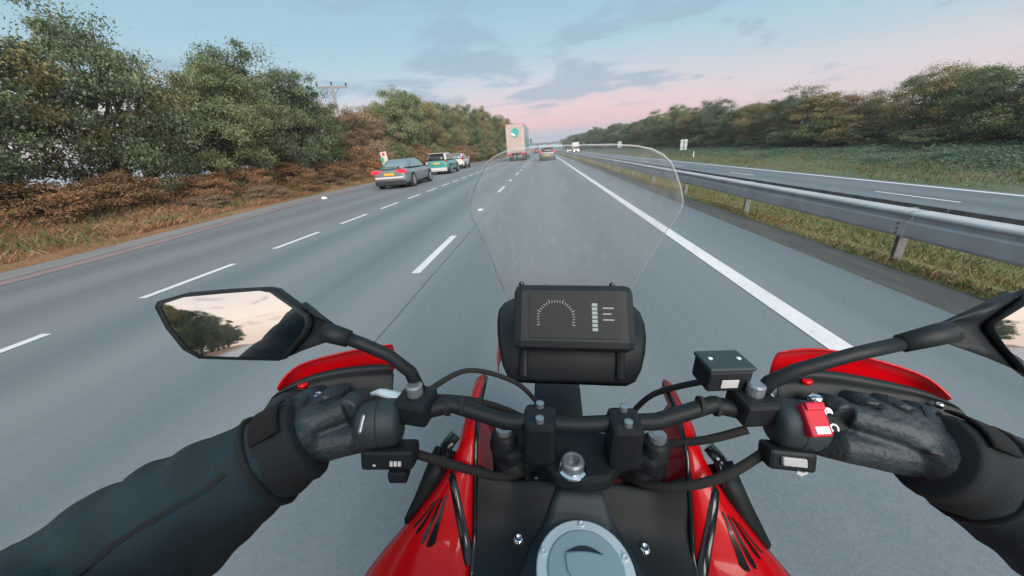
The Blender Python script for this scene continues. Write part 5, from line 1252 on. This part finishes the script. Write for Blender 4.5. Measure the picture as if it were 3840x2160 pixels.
patch((-.334, .2945, 1.083), (-.358, .2805, 1.0735), .050, R(-32), R(34), 'cuff_tab', M['velcro'], .0025)
patch((.384, .3275, 1.071), (.408, .3235, 1.062), .050, R(-34), R(30), 'cuff_tab', M['velcro'], .0025)
for arm, sgn in ((ARML, 1), (ARMR, -1)):
    pts, rs_ = smooth_path(arm[1:5], RAD[1:5], 14); rows = []
    for i, (p, r) in enumerate(zip(pts, rs_)):
        t = (pts[min(i + 1, len(pts) - 1)] - pts[max(i - 1, 0)]).normalized(); d_ = Vector((.50 * sgn, -.42, .75)); d_ = (d_ - t * d_.dot(t)).normalized(); sd = t.cross(d_)
        rows.append([p + d_ * (r + .01) + sd * w for w in (-.0028, -.001, .001, .0028)])
    m = MB(); m.grid(rows); o = m.build('sleeve_seam', M['seam'], rider, True)
    sw = o.modifiers.new('on_sleeve', 'SHRINKWRAP'); sw.target = body; sw.wrap_method = 'NEAREST_SURFACEPOINT'; sw.wrap_mode = 'ABOVE_SURFACE'; sw.offset = .0012
# gloves: palm, four fingers curled round the grip, thumb under it
def glove(nm, wrist, kn, s, dy, dh):
    m = MB(); w = Vector(wrist)
    for j, l in enumerate(kn):
        k = Vector((l, .338 + dy - .004 * abs(j - 1.2), 1.104 + dh - .003 * abs(j - 1.3)))
        st0 = w + Vector((s * (.012 - .011 * j), .004, .004))
        m.tube([st0, st0.lerp(k, .5) + Vector((0, 0, .005)), k], [.025, .0185, .0150], 12)
        fl = (1.0, 1.06, 1.0, .86)[j]
        f1 = k + Vector((-s * .002, .031 * fl, -.006)); f2 = f1 + Vector((0, .006, -.030 * fl)); f3 = f2 + Vector((0, -.018, -.016 * fl))
        m.tube([k, k.lerp(f1, .5) + Vector((0, 0, .003)), f1, f2, f3], [.0150, .0130, .0128, .0118, .0100], 12)
    t0 = w + Vector((-s * .016, .008, -.008)); t1 = Vector((kn[0] - s * -.002 * 0 - s * .010, .316 + dy, 1.070 + dh)); t2 = Vector((kn[0] - s * .026, .334 + dy, 1.056 + dh)); t3 = t2 + Vector((-s * .012, .016, -.004))
    m.tube([t0, t1, t2, t3], [.022, .0185, .0150, .0115], 12)
    m.tube([w + Vector((s * .014, -.012, -.006)), w, w + Vector((-s * .008, .016, .004))], [.034, .036, .033], 16)
    g = m.build(nm, M['glove'], rider, True); remesh(g, .0026, 2, .5)
    tx2 = bpy.data.textures.new(nm, 'CLOUDS'); tx2.noise_scale = .022
    d = g.modifiers.new('creases', 'DISPLACE'); d.texture = tx2; d.strength = .0020; d.mid_level = .5
    # back-of-hand panel seams
    for a_, b_ in ((0, 1), (1, 2), (2, 3)):
        l = (kn[a_] + kn[b_]) / 2; k = Vector((l, .334 + dy, 1.117 + dh)); st0 = w + Vector((s * (.012 - .011 * (a_ + .5)), .012, .034))
        mm = MB(); mm.tube([st0.lerp(k, .35), st0.lerp(k, .7) + Vector((0, 0, .001)), k], .0014, 5); mm.build('glove_seam', M['seam'], g, True)
    return g
glove('left_glove', WL, (-.294, -.324, -.354, -.382), -1, -.010, .004)
glove('right_glove', WR, (.308, .338, .368, .396), 1, .024, -.003)
# helmet
m = MB(); rows = []
for h, r, dy in ((-.13, .085, .0), (-.11, .115, .01), (-.05, .130, .012), (.02, .135, .0), (.08, .120, -.005), (.12, .085, -.01), (.14, .02, -.01)):
    rows.append([(-.02 + r * .92 * math.cos(a), -.205 + dy + r * 1.05 * math.sin(a), 1.515 + h) for a in [2 * math.pi * k / 24 for k in range(24)]])
m.loft(rows); hm = m.build('helmet', M['helmet'], rider, True)
m = MB(); rows = []
for h, r in ((-.055, .134), (-.01, .139), (.04, .136), (.06, .130)):
    rows.append([(-.02 + r * .92 * math.cos(a), -.198 + r * 1.05 * math.sin(a), 1.515 + h) for a in [R(20) + R(140) * k / 14 for k in range(15)]])
m.grid(rows); m.build('visor', M['visor'], hm, True, solid=.003)
for s in (-1, 1):
    m = MB(); m.box((s * .215, -.13, .17), (.09, .26, .10)); m.box((s * .215, -.19, .26), (.09, .12, .14)); m.build('boot', M['rubber'], rider, bevel=.03)

# ------------------------------------------------------------------ evening haze over the road
hz_m = bpy.data.materials.new('haze_air'); hz_m.use_nodes = True; hn = hz_m.node_tree; hn.nodes.clear()
pv = hn.nodes.new('ShaderNodeVolumePrincipled'); pv.inputs['Color'].default_value = (0.80, 0.85, 0.92, 1); pv.inputs['Density'].default_value = 0.0006; pv.inputs['Anisotropy'].default_value = 0.0
ho = hn.nodes.new('ShaderNodeOutputMaterial'); hn.links.new(pv.outputs[0], ho.inputs['Volume'])
hb = MB(); hb.box((0, 330, 5.0), (1300, 1500, 15.6)); haze = hb.build('haze', hz_m); tag(haze, 'faint evening haze hanging over the whole road', 'haze', kind='stuff')
scene.cycles.volume_bounces = 0
